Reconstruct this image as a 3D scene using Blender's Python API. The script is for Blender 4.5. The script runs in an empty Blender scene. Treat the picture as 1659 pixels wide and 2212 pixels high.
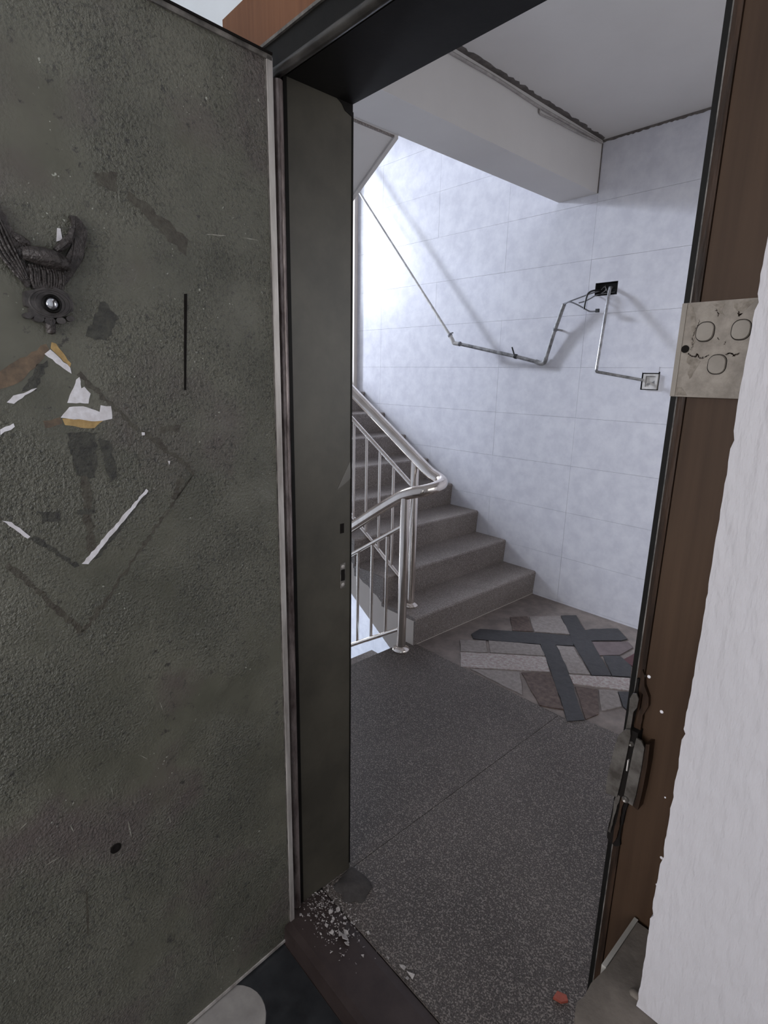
import bpy, bmesh, math, random
from mathutils import Vector, Matrix
random.seed(7)
scene = bpy.context.scene
C = scene.collection
PI = math.pi

# ------------------------------------------------------------------ camera
F_PX, W_PX, H_PX = 1187.0, 1659, 2212
yaw, pitch, roll = 0.8264, 0.2425, 0.0193
fw = Vector((-math.sin(yaw), math.cos(yaw), 0)); rt = Vector((math.cos(yaw), math.sin(yaw), 0)); up = Vector((0, 0, 1))
f2 = fw * math.cos(pitch) - up * math.sin(pitch); u2 = up * math.cos(pitch) + fw * math.sin(pitch)
r3 = rt * math.cos(roll) + u2 * math.sin(roll); u3 = u2 * math.cos(roll) - rt * math.sin(roll)
cam_data = bpy.data.cameras.new('camera'); cam = bpy.data.objects.new('camera', cam_data); C.objects.link(cam)
cam_data.sensor_fit = 'VERTICAL'; cam_data.sensor_height = 36.0; cam_data.sensor_width = 27.0
cam_data.lens = F_PX * 36.0 / H_PX; cam_data.clip_start = 0.02
cam.matrix_world = Matrix(((r3.x, u3.x, -f2.x, 1.0485), (r3.y, u3.y, -f2.y, -0.8525), (r3.z, u3.z, -f2.z, 1.4378), (0, 0, 0, 1)))
scene.camera = cam

# ------------------------------------------------------------------ sky, window and fill light, exposure
world = bpy.data.worlds.new('sky'); scene.world = world; world.use_nodes = True
bg = world.node_tree.nodes['Background']; bg.inputs[0].default_value = (0.70, 0.84, 1.0, 1); bg.inputs[1].default_value = 1.6
scene.view_settings.view_transform = 'Standard'; scene.view_settings.look = 'None'
scene.view_settings.gamma = 1.0; scene.view_settings.use_curve_mapping = False
scene.view_settings.exposure = 0.0

def area(name, loc, direction, sx, sy, power, color):
    d = bpy.data.lights.new(name, 'AREA'); d.shape = 'RECTANGLE'; d.size = sx; d.size_y = sy; d.energy = power; d.color = color
    o = bpy.data.objects.new(name, d); C.objects.link(o); o.location = loc
    o.rotation_euler = Vector(direction).to_track_quat('-Z', 'Z').to_euler()
    return o
area('stairwell_window_light', (-7.0, 0.40, 3.82), (6.0, 1.9, -2.40), 0.62, 0.46, 585, (0.78, 0.855, 1.0))
area('stairwell_window_sky', (-4.02, 1.32, 2.75), (1, 0.15, -0.35), 1.1, 1.3, 42, (0.84, 0.90, 1.0))
area('lower_window_light', (-4.03, 1.30, -0.35), (1, 0, -0.15), 1.1, 1.0, 46, (0.78, 0.86, 1.0))
area('landing_fill_light', (1.50, 1.15, 1.60), (-1, 0, -0.05), 1.2, 1.2, 6.5, (1.0, 0.84, 0.68))  # added warm fill for the landing, no known source on this side
area('room_window_light', (1.05, -3.02, 1.55), (-0.1, 1, -0.03), 1.7, 1.3, 39, (1.0, 0.965, 0.955))

# ------------------------------------------------------------------ helpers
def nt(name):
    m = bpy.data.materials.new(name); m.use_nodes = True
    t = m.node_tree; return m, t, t.nodes['Principled BSDF']

def mat(name, col, rough=0.6, metal=0.0, var=0.0, vscale=6.0, col2=None, bump=0.0, bscale=60.0, stretch=(1, 1, 1), spec=0.5, coat=0.0):
    """Principled surface: noise mixes col/col2, a finer noise gives relief."""
    m, t, b = nt(name); N, L = t.nodes, t.links
    b.inputs['Roughness'].default_value = rough; b.inputs['Metallic'].default_value = metal
    b.inputs['Specular IOR Level'].default_value = spec; b.inputs['Coat Weight'].default_value = coat
    g = N.new('ShaderNodeNewGeometry'); mp = N.new('ShaderNodeMapping'); mp.inputs['Scale'].default_value = stretch
    L.new(g.outputs['Position'], mp.inputs['Vector'])
    if col2 is None and var > 0: col2 = tuple(max(0, c * (1 - var)) for c in col)
    if col2:
        n = N.new('ShaderNodeTexNoise'); n.inputs['Scale'].default_value = vscale; n.inputs['Detail'].default_value = 6; n.inputs['Roughness'].default_value = 0.65
        r = N.new('ShaderNodeValToRGB'); r.color_ramp.elements[0].position = 0.38; r.color_ramp.elements[1].position = 0.64
        r.color_ramp.elements[0].color = (*col2, 1); r.color_ramp.elements[1].color = (*col, 1)
        L.new(mp.outputs[0], n.inputs['Vector']); L.new(n.outputs['Fac'], r.inputs[0]); L.new(r.outputs[0], b.inputs['Base Color'])
    else:
        b.inputs['Base Color'].default_value = (*col, 1)
    if bump > 0:
        n2 = N.new('ShaderNodeTexNoise'); n2.inputs['Scale'].default_value = bscale; n2.inputs['Detail'].default_value = 4
        bp = N.new('ShaderNodeBump'); bp.inputs['Strength'].default_value = bump; bp.inputs['Distance'].default_value = 0.004
        L.new(mp.outputs[0], n2.inputs['Vector']); L.new(n2.outputs['Fac'], bp.inputs['Height']); L.new(bp.outputs[0], b.inputs['Normal'])
    return m

def obj(name, bm, m, parent=None, smooth=False, bevel=0.0, bseg=2):
    if bevel > 0:
        bmesh.ops.bevel(bm, geom=[e for e in bm.edges if e.calc_face_angle(0) > 0.5], offset=bevel, segments=bseg, affect='EDGES', profile=0.5)
    bmesh.ops.recalc_face_normals(bm, faces=bm.faces)
    me = bpy.data.meshes.new(name); bm.to_mesh(me); bm.free()
    if smooth:
        for p in me.polygons: p.use_smooth = True
        try: me.set_sharp_from_angle(angle=math.radians(40))
        except Exception: pass
    me.materials.append(m)
    o = bpy.data.objects.new(name, me); C.objects.link(o)
    if parent is not None: o.parent = parent
    return o

def tag(o, label=None, cat=None, group=None, kind=None):
    if label: o['label'] = label
    if cat: o['category'] = cat
    if group: o['group'] = group
    if kind: o['kind'] = kind
    return o

def thing(name, label, cat, loc=(0, 0, 0), rotz=0.0, group=None):
    o = bpy.data.objects.new(name, None); C.objects.link(o); o.location = loc; o.rotation_euler = (0, 0, rotz)
    o.empty_display_size = 0.05
    return tag(o, label, cat, group)

def box(bm, x0, x1, y0, y1, z0, z1):
    vs = [bm.verts.new((x, y, z)) for z in (z0, z1) for y in (y0, y1) for x in (x0, x1)]
    for f in ((0, 2, 3, 1), (4, 5, 7, 6), (0, 1, 5, 4), (2, 6, 7, 3), (0, 4, 6, 2), (1, 3, 7, 5)):
        bm.faces.new([vs[i] for i in f])
    return vs

def boxes(*bs):
    bm = bmesh.new()
    for b in bs: box(bm, *b)
    return bm

def prism(bm, pts, a0, a1, axis):
    """polygon pts extruded along axis ('x': pts=(y,z), 'y': pts=(x,z), 'z': pts=(x,y))"""
    def P(p, a):
        return {'x': (a, p[0], p[1]), 'y': (p[0], a, p[1]), 'z': (p[0], p[1], a)}[axis]
    lo = [bm.verts.new(P(p, a0)) for p in pts]; hi = [bm.verts.new(P(p, a1)) for p in pts]
    bm.faces.new(lo); bm.faces.new(list(reversed(hi)))
    n = len(pts)
    for i in range(n): bm.faces.new([lo[i], hi[i], hi[(i + 1) % n], lo[(i + 1) % n]])
    return bm

def pr(pts, a0, a1, axis): return prism(bmesh.new(), pts, a0, a1, axis)

def tube(bm, pts, r, seg=12, cap=True, radii=None):
    pts = [Vector(p) for p in pts]; n = len(pts); rings = []
    prev = None
    for i, p in enumerate(pts):
        d = (pts[min(i + 1, n - 1)] - pts[max(i - 1, 0)]).normalized()
        if prev is None:
            a = Vector((0, 0, 1)) if abs(d.z) < 0.9 else Vector((1, 0, 0))
            prev = (a - d * a.dot(d)).normalized()
        else:
            prev = (prev - d * prev.dot(d)).normalized()
        s = d.cross(prev); rr = radii[i] if radii else r
        rings.append([bm.verts.new(p + (prev * math.cos(2 * PI * k / seg) + s * math.sin(2 * PI * k / seg)) * rr) for k in range(seg)])
    for i in range(n - 1):
        for k in range(seg):
            bm.faces.new([rings[i][k], rings[i][(k + 1) % seg], rings[i + 1][(k + 1) % seg], rings[i + 1][k]])
    if cap:
        bm.faces.new(list(reversed(rings[0]))); bm.faces.new(rings[-1])
    return bm

def tb(pts, r, seg=12, radii=None): return tube(bmesh.new(), pts, r, seg, True, radii)

def curve_pts(pts, n=6):
    """Catmull-Rom through pts"""
    P = [Vector(p) for p in pts]; P = [P[0] * 2 - P[1]] + P + [P[-1] * 2 - P[-2]]; out = []
    for i in range(1, len(P) - 2):
        for k in range(n):
            t = k / n
            out.append(0.5 * ((2 * P[i]) + (P[i + 1] - P[i - 1]) * t + (2 * P[i - 1] - 5 * P[i] + 4 * P[i + 1] - P[i + 2]) * t * t + (3 * P[i] - P[i - 1] - 3 * P[i + 1] + P[i + 2]) * t ** 3))
    out.append(P[-2]); return out

def lathe(bm, prof, seg, origin, axis):
    """prof = (radius, height) list turned about axis through origin"""
    ax = Vector(axis).normalized(); a = Vector((0, 0, 1)) if abs(ax.z) < 0.9 else Vector((1, 0, 0))
    u = (a - ax * a.dot(ax)).normalized(); v = ax.cross(u); o = Vector(origin); rings = []
    for r, h in prof:
        if r < 1e-6: rings.append([bm.verts.new(o + ax * h)])
        else: rings.append([bm.verts.new(o + ax * h + (u * math.cos(2 * PI * k / seg) + v * math.sin(2 * PI * k / seg)) * r) for k in range(seg)])
    for A, B in zip(rings, rings[1:]):
        for k in range(seg):
            k2 = (k + 1) % seg
            if len(A) == 1 and len(B) == 1: continue
            if len(A) == 1: bm.faces.new([A[0], B[k], B[k2]])
            elif len(B) == 1: bm.faces.new([A[k], B[0], A[k2]])
            else: bm.faces.new([A[k], B[k], B[k2], A[k2]])
    return bm

def lt(prof, seg, origin, axis): return lathe(bmesh.new(), prof, seg, origin, axis)

def ragged(pts, amp, step):
    out = []; n = len(pts)
    for i in range(n):
        a, b = Vector((*pts[i], 0)), Vector((*pts[(i + 1) % n], 0)); L = (b - a).length; k = max(1, int(L / step))
        for j in range(k):
            p = a.lerp(b, j / k); w = amp if j else amp * 0.3
            out.append((p.x + random.uniform(-w, w), p.y + random.uniform(-w, w)))
    return out

def grid_rects(u0, u1, v0, v1, holes):
    us = sorted({u0, u1, *[h[0] for h in holes], *[h[1] for h in holes]}); vs = sorted({v0, v1, *[h[2] for h in holes], *[h[3] for h in holes]})
    us = [u for u in us if u0 <= u <= u1]; vs = [v for v in vs if v0 <= v <= v1]; out = []
    for a, b in zip(us, us[1:]):
        for c, d in zip(vs, vs[1:]):
            m, k = (a + b) / 2, (c + d) / 2
            if not any(h[0] < m < h[1] and h[2] < k < h[3] for h in holes): out.append((a, b, c, d))
    return out

# ------------------------------------------------------------------ materials
M = {}
def leaf_material():
    m, t, b = nt('olive_door_paint'); N, L = t.nodes, t.links
    g = N.new('ShaderNodeNewGeometry'); pos = g.outputs['Position']
    def noise(scale, detail=5, rough=0.6, vec=pos):
        n = N.new('ShaderNodeTexNoise'); n.inputs['Scale'].default_value = scale; n.inputs['Detail'].default_value = detail; n.inputs['Roughness'].default_value = rough
        L.new(vec, n.inputs['Vector']); return n.outputs['Fac']
    def ramp(fac, p0, p1, c0=(0, 0, 0, 1), c1=(1, 1, 1, 1)):
        r = N.new('ShaderNodeValToRGB'); r.color_ramp.elements[0].position = p0; r.color_ramp.elements[1].position = p1
        r.color_ramp.elements[0].color = c0; r.color_ramp.elements[1].color = c1; L.new(fac, r.inputs[0]); return r.outputs[0]
    def mix(fac, a, bb):
        x = N.new('ShaderNodeMix'); x.data_type = 'RGBA'
        if isinstance(fac, float): x.inputs[0].default_value = fac
        else: L.new(fac, x.inputs[0])
        for s, v in ((6, a), (7, bb)):
            if isinstance(v, tuple): x.inputs[s].default_value = (*v, 1)
            else: L.new(v, x.inputs[s])
        return x.outputs[2]
    base = mix(ramp(noise(5.0), 0.38, 0.62), (0.096, 0.093, 0.070), (0.142, 0.136, 0.104))
    base = mix(ramp(noise(2.6, 4), 0.55, 0.66), base, (0.112, 0.092, 0.082))          # brown worn areas
    base = mix(ramp(noise(38, 8, 0.75), 0.60, 0.66), base, (0.045, 0.042, 0.036))      # dark scabs
    mask = N.new('ShaderNodeMath'); mask.operation = 'MULTIPLY'
    L.new(ramp(noise(9, 4), 0.50, 0.60), mask.inputs[0]); L.new(ramp(noise(150, 2, 0.5), 0.70, 0.73), mask.inputs[1])
    base = mix(mask.outputs[0], base, (0.42, 0.42, 0.36))                               # pale nicks, also glints put into the colour
    am = ramp(noise(3.4, 3), 0.36, 0.56)
    pit = N.new('ShaderNodeMath'); pit.operation = 'MULTIPLY'; L.new(ramp(noise(170, 4, 0.7), 0.56, 0.40), pit.inputs[0]); L.new(am, pit.inputs[1])
    pv = N.new('ShaderNodeMath'); pv.operation = 'MULTIPLY'; pv.inputs[1].default_value = 0.62; L.new(pit.outputs[0], pv.inputs[0])
    base = mix(pv.outputs[0], base, (0.026, 0.025, 0.020))                             # dark pit grain: dirt plus relief shading painted in
    L.new(base, b.inputs['Base Color'])
    b.inputs['Roughness'].default_value = 0.33; b.inputs['Specular IOR Level'].default_value = 0.6
    area_mask = ramp(noise(3.4, 3), 0.36, 0.56)
    ht = N.new('ShaderNodeMath'); ht.operation = 'MULTIPLY'; L.new(noise(210, 3, 0.6), ht.inputs[0]); L.new(area_mask, ht.inputs[1])
    bp = N.new('ShaderNodeBump'); bp.inputs['Strength'].default_value = 1.0; bp.inputs['Distance'].default_value = 0.006
    L.new(ht.outputs[0], bp.inputs['Height']); L.new(bp.outputs[0], b.inputs['Normal'])
    return m

def terrazzo(name, dark, mid, chip, scale=1.0, rough=0.5, bump=0.5):
    m, t, b = nt(name); N, L = t.nodes, t.links
    g = N.new('ShaderNodeNewGeometry')
    n1 = N.new('ShaderNodeTexNoise'); n1.inputs['Scale'].default_value = 2.2; n1.inputs['Detail'].default_value = 5
    n2 = N.new('ShaderNodeTexNoise'); n2.inputs['Scale'].default_value = 130 * scale; n2.inputs['Detail'].default_value = 5; n2.inputs['Roughness'].default_value = 0.7
    v = N.new('ShaderNodeTexVoronoi'); v.inputs['Scale'].default_value = 150 * scale
    for k in (n1, n2, v): L.new(g.outputs['Position'], k.inputs['Vector'])
    r1 = N.new('ShaderNodeValToRGB'); r1.color_ramp.elements[0].position = 0.40; r1.color_ramp.elements[1].position = 0.68
    r1.color_ramp.elements[0].color = (*dark, 1); r1.color_ramp.elements[1].color = (*chip, 1)
    e = r1.color_ramp.elements.new(0.53); e.color = (*mid, 1)
    L.new(n2.outputs['Fac'], r1.inputs[0])
    r2 = N.new('ShaderNodeValToRGB'); r2.color_ramp.elements[0].position = 0.33; r2.color_ramp.elements[1].position = 0.66
    r2.color_ramp.elements[0].color = (0.62, 0.60, 0.60, 1); r2.color_ramp.elements[1].color = (1, 1, 1, 1); L.new(n1.outputs['Fac'], r2.inputs[0])
    x = N.new('ShaderNodeMix'); x.data_type = 'RGBA'; x.blend_type = 'MULTIPLY'; x.inputs[0].default_value = 1
    L.new(r1.outputs[0], x.inputs[6]); L.new(r2.outputs[0], x.inputs[7])
    x2 = N.new('ShaderNodeMix'); x2.data_type = 'RGBA'; r3_ = N.new('ShaderNodeValToRGB'); r3_.color_ramp.elements[0].position = 0.80; r3_.color_ramp.elements[1].position = 0.83
    sep = N.new('ShaderNodeSeparateColor'); L.new(v.outputs['Color'], sep.inputs[0]); L.new(sep.outputs[0], r3_.inputs[0])
    sc = N.new('ShaderNodeMath'); sc.operation = 'MULTIPLY'; sc.inputs[1].default_value = 0.55; L.new(r3_.outputs[0], sc.inputs[0])
    L.new(sc.outputs[0], x2.inputs[0]); L.new(x.outputs[2], x2.inputs[6]); x2.inputs[7].default_value = (*chip, 1)
    L.new(x2.outputs[2], b.inputs['Base Color']); b.inputs['Roughness'].default_value = rough
    bp = N.new('ShaderNodeBump'); bp.inputs['Strength'].default_value = bump; bp.inputs['Distance'].default_value = 0.002
    L.new(n2.outputs['Fac'], bp.inputs['Height']); L.new(bp.outputs[0], b.inputs['Normal'])
    return m

def wood_material(name, c1, c2):
    m, t, b = nt(name); N, L = t.nodes, t.links
    g = N.new('ShaderNodeNewGeometry'); mp = N.new('ShaderNodeMapping'); mp.inputs['Scale'].default_value = (40, 40, 1.6); L.new(g.outputs['Position'], mp.inputs[0])
    n = N.new('ShaderNodeTexNoise'); n.inputs['Scale'].default_value = 1.8; n.inputs['Detail'].default_value = 7; n.inputs['Roughness'].default_value = 0.6; L.new(mp.outputs[0], n.inputs[0])
    n2 = N.new('ShaderNodeTexNoise'); n2.inputs['Scale'].default_value = 3; L.new(g.outputs['Position'], n2.inputs[0])
    ad = N.new('ShaderNodeMath'); ad.operation = 'ADD'; L.new(n.outputs['Fac'], ad.inputs[0]); L.new(n2.outputs['Fac'], ad.inputs[1])
    hf = N.new('ShaderNodeMath'); hf.operation = 'MULTIPLY'; hf.inputs[1].default_value = 0.5; L.new(ad.outputs[0], hf.inputs[0])
    r = N.new('ShaderNodeValToRGB'); r.color_ramp.elements[0].position = 0.36; r.color_ramp.elements[1].position = 0.64
    r.color_ramp.elements[0].color = (*c1, 1); r.color_ramp.elements[1].color = (*c2, 1); L.new(hf.outputs[0], r.inputs[0]); L.new(r.outputs[0], b.inputs['Base Color'])
    b.inputs['Roughness'].default_value = 0.5; b.inputs['Specular IOR Level'].default_value = 0.18
    return m

M['leaf'] = leaf_material()
M['steel_dark'] = mat('dark_green_frame_paint', (0.080, 0.071, 0.054), 0.42, var=0.4, vscale=4, bump=0.08, bscale=30)
M['steel_black'] = mat('blackened_frame_paint', (0.008, 0.007, 0.006), 0.5, var=0.4, vscale=14, bump=0.08, bscale=40, spec=0.15)
M['head_worn'] = mat('worn_black_head_bead', (0.060, 0.054, 0.048), 0.35, col2=(0.012, 0.010, 0.009), vscale=18, bump=0.4, bscale=40, stretch=(0.5, 1, 1))
M['rim'] = mat('bare_door_rim', (0.56, 0.52, 0.49), 0.38, metal=0.15, col2=(0.27, 0.24, 0.22), vscale=24, stretch=(1, 1, 0.15))
M['rim_dark'] = mat('dirty_door_rim', (0.20, 0.18, 0.16), 0.5, col2=(0.05, 0.045, 0.04), vscale=30)
M['rust'] = mat('red_brown_primer', (0.34, 0.28, 0.265), 0.30, metal=0.35, col2=(0.075, 0.052, 0.047), vscale=26, bump=0.5, bscale=50, stretch=(1, 1, 0.3))
M['wood'] = wood_material('brown_stained_wood', (0.043, 0.024, 0.014), (0.072, 0.042, 0.025))
M['wood_head'] = wood_material('warm_brown_wood', (0.13, 0.055, 0.028), (0.20, 0.09, 0.045))
M['wood_dark'] = mat('dark_stained_moulding', (0.050, 0.027, 0.016), 0.45, var=0.7, vscale=20, bump=0.3, bscale=40, stretch=(3, 3, 0.4), spec=0.2)
M['white_wall'] = mat('rolled_white_paint', (0.50, 0.475, 0.49), 0.6, var=0.05, vscale=9, bump=0.85, bscale=70, stretch=(1.6, 1, 0.45))
M['plaster'] = mat('off_white_plaster', (0.62, 0.59, 0.57), 0.85, var=0.06, vscale=4, bump=0.1, bscale=40)
M['cream'] = mat('cream_wall_paint', (0.76, 0.70, 0.645), 0.8, var=0.05, vscale=3)
M['ceiling'] = mat('grey_white_ceiling', (0.66, 0.635, 0.625), 0.9, var=0.05, vscale=2)
M['apart_wall'] = mat('bluish_white_wall', (0.82, 0.85, 0.88), 0.8, var=0.04, vscale=5)
M['grout'] = mat('pale_tile_grout', (0.66, 0.66, 0.70), 0.8, var=0.2, vscale=12)
M['tile'] = mat('marbled_lavender_tile', (0.70, 0.695, 0.74), 0.24, col2=(0.605, 0.60, 0.655), vscale=9, bump=0.12, bscale=45, stretch=(1.2, 1, 1.2))
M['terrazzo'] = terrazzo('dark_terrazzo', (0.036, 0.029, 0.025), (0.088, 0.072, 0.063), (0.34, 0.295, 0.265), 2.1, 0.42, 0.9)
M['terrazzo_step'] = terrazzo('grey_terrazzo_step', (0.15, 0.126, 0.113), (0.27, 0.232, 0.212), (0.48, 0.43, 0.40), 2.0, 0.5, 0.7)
M['patch'] = mat('grey_brown_mortar', (0.235, 0.196, 0.176), 0.7, col2=(0.155, 0.129, 0.118), vscale=10, bump=0.4, bscale=80)
M['st_black'] = mat('black_stone', (0.026, 0.025, 0.027), 0.45, col2=(0.042, 0.040, 0.042), vscale=30, bump=0.25, bscale=90)
M['st_white'] = mat('pale_granite', (0.42, 0.395, 0.375), 0.6, col2=(0.27, 0.205, 0.195), vscale=60, bump=0.3, bscale=120)
M['st_grey'] = mat('grey_granite', (0.27, 0.235, 0.22), 0.6, col2=(0.19, 0.165, 0.152), vscale=45, bump=0.3, bscale=110)
M['st_brown'] = mat('brown_stone', (0.13, 0.092, 0.076), 0.6, col2=(0.065, 0.042, 0.036), vscale=40, bump=0.3, bscale=110)
M['st_pink'] = mat('mauve_stone', (0.15, 0.115, 0.115), 0.6, var=0.25, vscale=20)
M['st_red'] = mat('dark_red_stone', (0.085, 0.030, 0.034), 0.55, var=0.3, vscale=20)
M['threshold'] = mat('dark_maroon_threshold_paint', (0.026, 0.016, 0.0145), 0.5, col2=(0.044, 0.030, 0.027), vscale=8, bump=0.15, bscale=60)
M['dark_tile'] = mat('black_marble_tile', (0.010, 0.011, 0.013), 0.3, col2=(0.034, 0.035, 0.038), vscale=7)
M['light_tile'] = mat('grey_marble_tile', (0.36, 0.335, 0.315), 0.35, col2=(0.25, 0.23, 0.22), vscale=8)
M['inox'] = mat('polished_stainless_steel', (0.90, 0.83, 0.77), 0.14, metal=1.0, col2=(0.74, 0.67, 0.61), vscale=9, stretch=(1, 1, 0.2))
M['black_plastic'] = mat('black_plastic', (0.012, 0.012, 0.013), 0.5)
M['conduit'] = mat('weathered_grey_conduit', (0.36, 0.355, 0.36), 0.5, col2=(0.14, 0.138, 0.14), vscale=30, bump=0.2, bscale=60)
M['conduit_white'] = mat('white_pvc_conduit', (0.66, 0.64, 0.62), 0.4, col2=(0.45, 0.43, 0.41), vscale=18)
M['metal_tube'] = mat('galvanised_tube', (0.62, 0.62, 0.64), 0.3, metal=0.55, col2=(0.30, 0.30, 0.31), vscale=22)
M['wire_grey'] = mat('grey_wire_insulation', (0.16, 0.16, 0.175), 0.5)
M['switch'] = mat('grimy_cream_plastic', (0.30, 0.262, 0.222), 0.5, col2=(0.19, 0.162, 0.135), vscale=46, bump=0.15, bscale=90, spec=0.25)
M['switch_clean'] = mat('cream_switch_rocker', (0.27, 0.238, 0.203), 0.45, var=0.12, vscale=40, spec=0.25)
M['seam'] = mat('dark_seam', (0.012, 0.010, 0.009), 0.85, spec=0.08)
M['lock'] = mat('worn_grey_lock_steel', (0.17, 0.155, 0.14), 0.35, metal=0.55, col2=(0.07, 0.06, 0.052), vscale=40, bump=0.2, bscale=80)
M['ledge'] = mat('grey_brown_cement', (0.185, 0.155, 0.130), 0.8, col2=(0.10, 0.083, 0.069), vscale=12, bump=0.25, bscale=60)
M['ledge_lip'] = mat('pale_ledge_lip', (0.36, 0.335, 0.30), 0.6, var=0.2, vscale=20)
M['bronze'] = mat('blackened_bronze', (0.080, 0.068, 0.064), 0.34, metal=0.35, col2=(0.036, 0.030, 0.028), vscale=80, bump=0.9, bscale=190)
M['plate_grey'] = mat('dark_grey_cast_plate', (0.105, 0.094, 0.090), 0.42, metal=0.3, col2=(0.045, 0.040, 0.039), vscale=60)
M['glass_dark'] = mat('peephole_lens', (0.10, 0.10, 0.11), 0.06, spec=0.9, coat=0.6)
M['grime_brown'] = mat('brown_grime_film', (0.265, 0.23, 0.193), 0.6, col2=(0.165, 0.138, 0.112), vscale=150, spec=0.2)
M['lens'] = mat('chrome_lens_dome', (0.55, 0.55, 0.58), 0.12, metal=0.9)
M['paper'] = mat('torn_white_paper', (0.86, 0.83, 0.86), 0.8, col2=(0.68, 0.64, 0.65), vscale=60)
M['ochre'] = mat('ochre_glue_residue', (0.54, 0.36, 0.15), 0.7, col2=(0.36, 0.23, 0.09), vscale=60)
M['glue_brown'] = mat('brown_glue_streak', (0.20, 0.135, 0.085), 0.6, col2=(0.095, 0.070, 0.050), vscale=40)
M['tar'] = mat('black_residue', (0.034, 0.032, 0.028), 0.5, col2=(0.068, 0.066, 0.052), vscale=90, bump=0.6, bscale=200)
M['tar_brown'] = mat('dark_brown_residue', (0.052, 0.043, 0.033), 0.5, col2=(0.090, 0.082, 0.062), vscale=60, bump=0.6, bscale=200)
M['flake'] = mat('pale_plaster_flake', (0.46, 0.42, 0.40), 0.8, var=0.3, vscale=120)
M['rubble'] = mat('dark_grey_rubble', (0.055, 0.048, 0.045), 0.9, col2=(0.035, 0.03, 0.028), vscale=40, bump=0.6, bscale=90)
M['red_chip'] = mat('faded_red_plastic', (0.36, 0.085, 0.055), 0.5, var=0.2, vscale=60)
M['tape'] = mat('grey_tape', (0.15, 0.14, 0.125), 0.25)
M['dirt_line'] = mat('dirty_crack_filler', (0.17, 0.15, 0.14), 0.9, var=0.4, vscale=30)
M['cable'] = mat('dusty_white_cable', (0.40, 0.37, 0.36), 0.7, var=0.3, vscale=20)

D = 2.325        # stairwell far wall
JD = 0.175       # wall thickness
TR, RI, S1 = 0.2594, 0.1628, -0.8566
ZC = 2.718

# ------------------------------------------------------------------ stairwell shell
hole = (-0.639, -0.506, 1.908, 1.979)       # junction hole in the tiled wall
outl = (-0.309, -0.212, 1.390, 1.488)       # outlet recess
wall_far = obj('wall_back', boxes(*[(a, b, D + 0.008, D + 0.14, c, d) for a, b, c, d in grid_rects(-4.0, 1.7, -3.0, 4.4, [hole, outl])]), M['grout'])
tag(wall_far, kind='structure')
TW, TH = 0.6, 0.3
tile_cache = {}
for i in range(-6, 4):
    for j in range(-5, 14):
        x0, x1 = -0.68 + TW * i, -0.68 + TW * (i + 1); z0, z1 = 0.01 + TH * j, 0.01 + TH * (j + 1)
        if z0 > 2.45 and x0 > -0.7: continue
        x0 = max(x0, -3.95); x1 = min(x1, 1.3)
        if x1 - x0 < 0.05: continue
        g = 0.0005
        hs = [h for h in (hole, outl) if x0 < h[0] < x1 and z0 < h[2] < z1]
        if hs:
            bm = boxes(*[(a, b, D, D + 0.0082, c, d) for a, b, c, d in grid_rects(x0 + g, x1 - g, z0 + g, z1 - g, hs)])
            obj('tile', bm, M['tile'], wall_far)
        else:
            w, h = round(x1 - x0, 4), round(z1 - z0, 4)
            if (w, h) not in tile_cache:
                o = obj('tile', boxes((g, w - g, 0, 0.0082, g, h - g)), M['tile'], wall_far); tile_cache[(w, h)] = o
            else:
                o = tile_cache[(w, h)].copy(); C.objects.link(o); o.parent = wall_far
            dy = random.uniform(-0.0004, 0.0004)
            o.location = (x0, D + dy, z0)
def struct(name, bm, m, parent=None, **k):
    o = obj(name, bm, m, parent, **k)
    if parent is None: o['kind'] = 'structure'
    return o

# end wall of the stairwell with an upper and a lower window opening
wu, wl = (0.70, 1.95, 1.95, 3.45), (0.75, 1.85, -1.0, 0.25)
struct('wall_left', boxes(*[(-4.0, -3.85, a, b, c, d) for a, b, c, d in grid_rects(0.0, D + 0.14, -3.0, 4.4, [wu, wl])]), M['cream'])
for n, (a, b, c, d) in (('window_1', wu), ('window_2', wl)):
    w = struct(n, boxes((-3.95, -3.90, a, a + 0.05, c, d), (-3.95, -3.90, b - 0.05, b, c, d), (-3.95, -3.90, a + 0.05, b - 0.05, c, c + 0.05), (-3.95, -3.90, a + 0.05, b - 0.05, d - 0.05, d)), M['conduit_white'])
    m_ = (a + b) / 2
    obj('mullion', boxes((-3.945, -3.905, m_ - 0.02, m_ + 0.02, c + 0.05, d - 0.05)), M['conduit_white'], w)
    obj('transom', boxes((-3.945, -3.905, a + 0.05, m_ - 0.02, d - 0.42, d - 0.385), (-3.945, -3.905, m_ + 0.02, b - 0.05, d - 0.42, d - 0.385)), M['conduit_white'], w)
wq = (0.55, 1.75, 1.0, 2.2)  # unseen opening and frame, invented to let the landing fill in
struct('wall_right', boxes(*[(1.30, 1.44, a, b, c, d) for a, b, c, d in grid_rects(0.0005, D, -0.12, ZC, [wq])]), M['plaster'])
struct('fill_window', boxes((1.35, 1.40, 0.55, 0.60, 1.0, 2.2), (1.35, 1.40, 1.70, 1.75, 1.0, 2.2), (1.35, 1.40, 0.60, 1.70, 1.0, 1.05), (1.35, 1.40, 0.60, 1.70, 2.15, 2.2)), M['conduit_white'])
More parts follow.
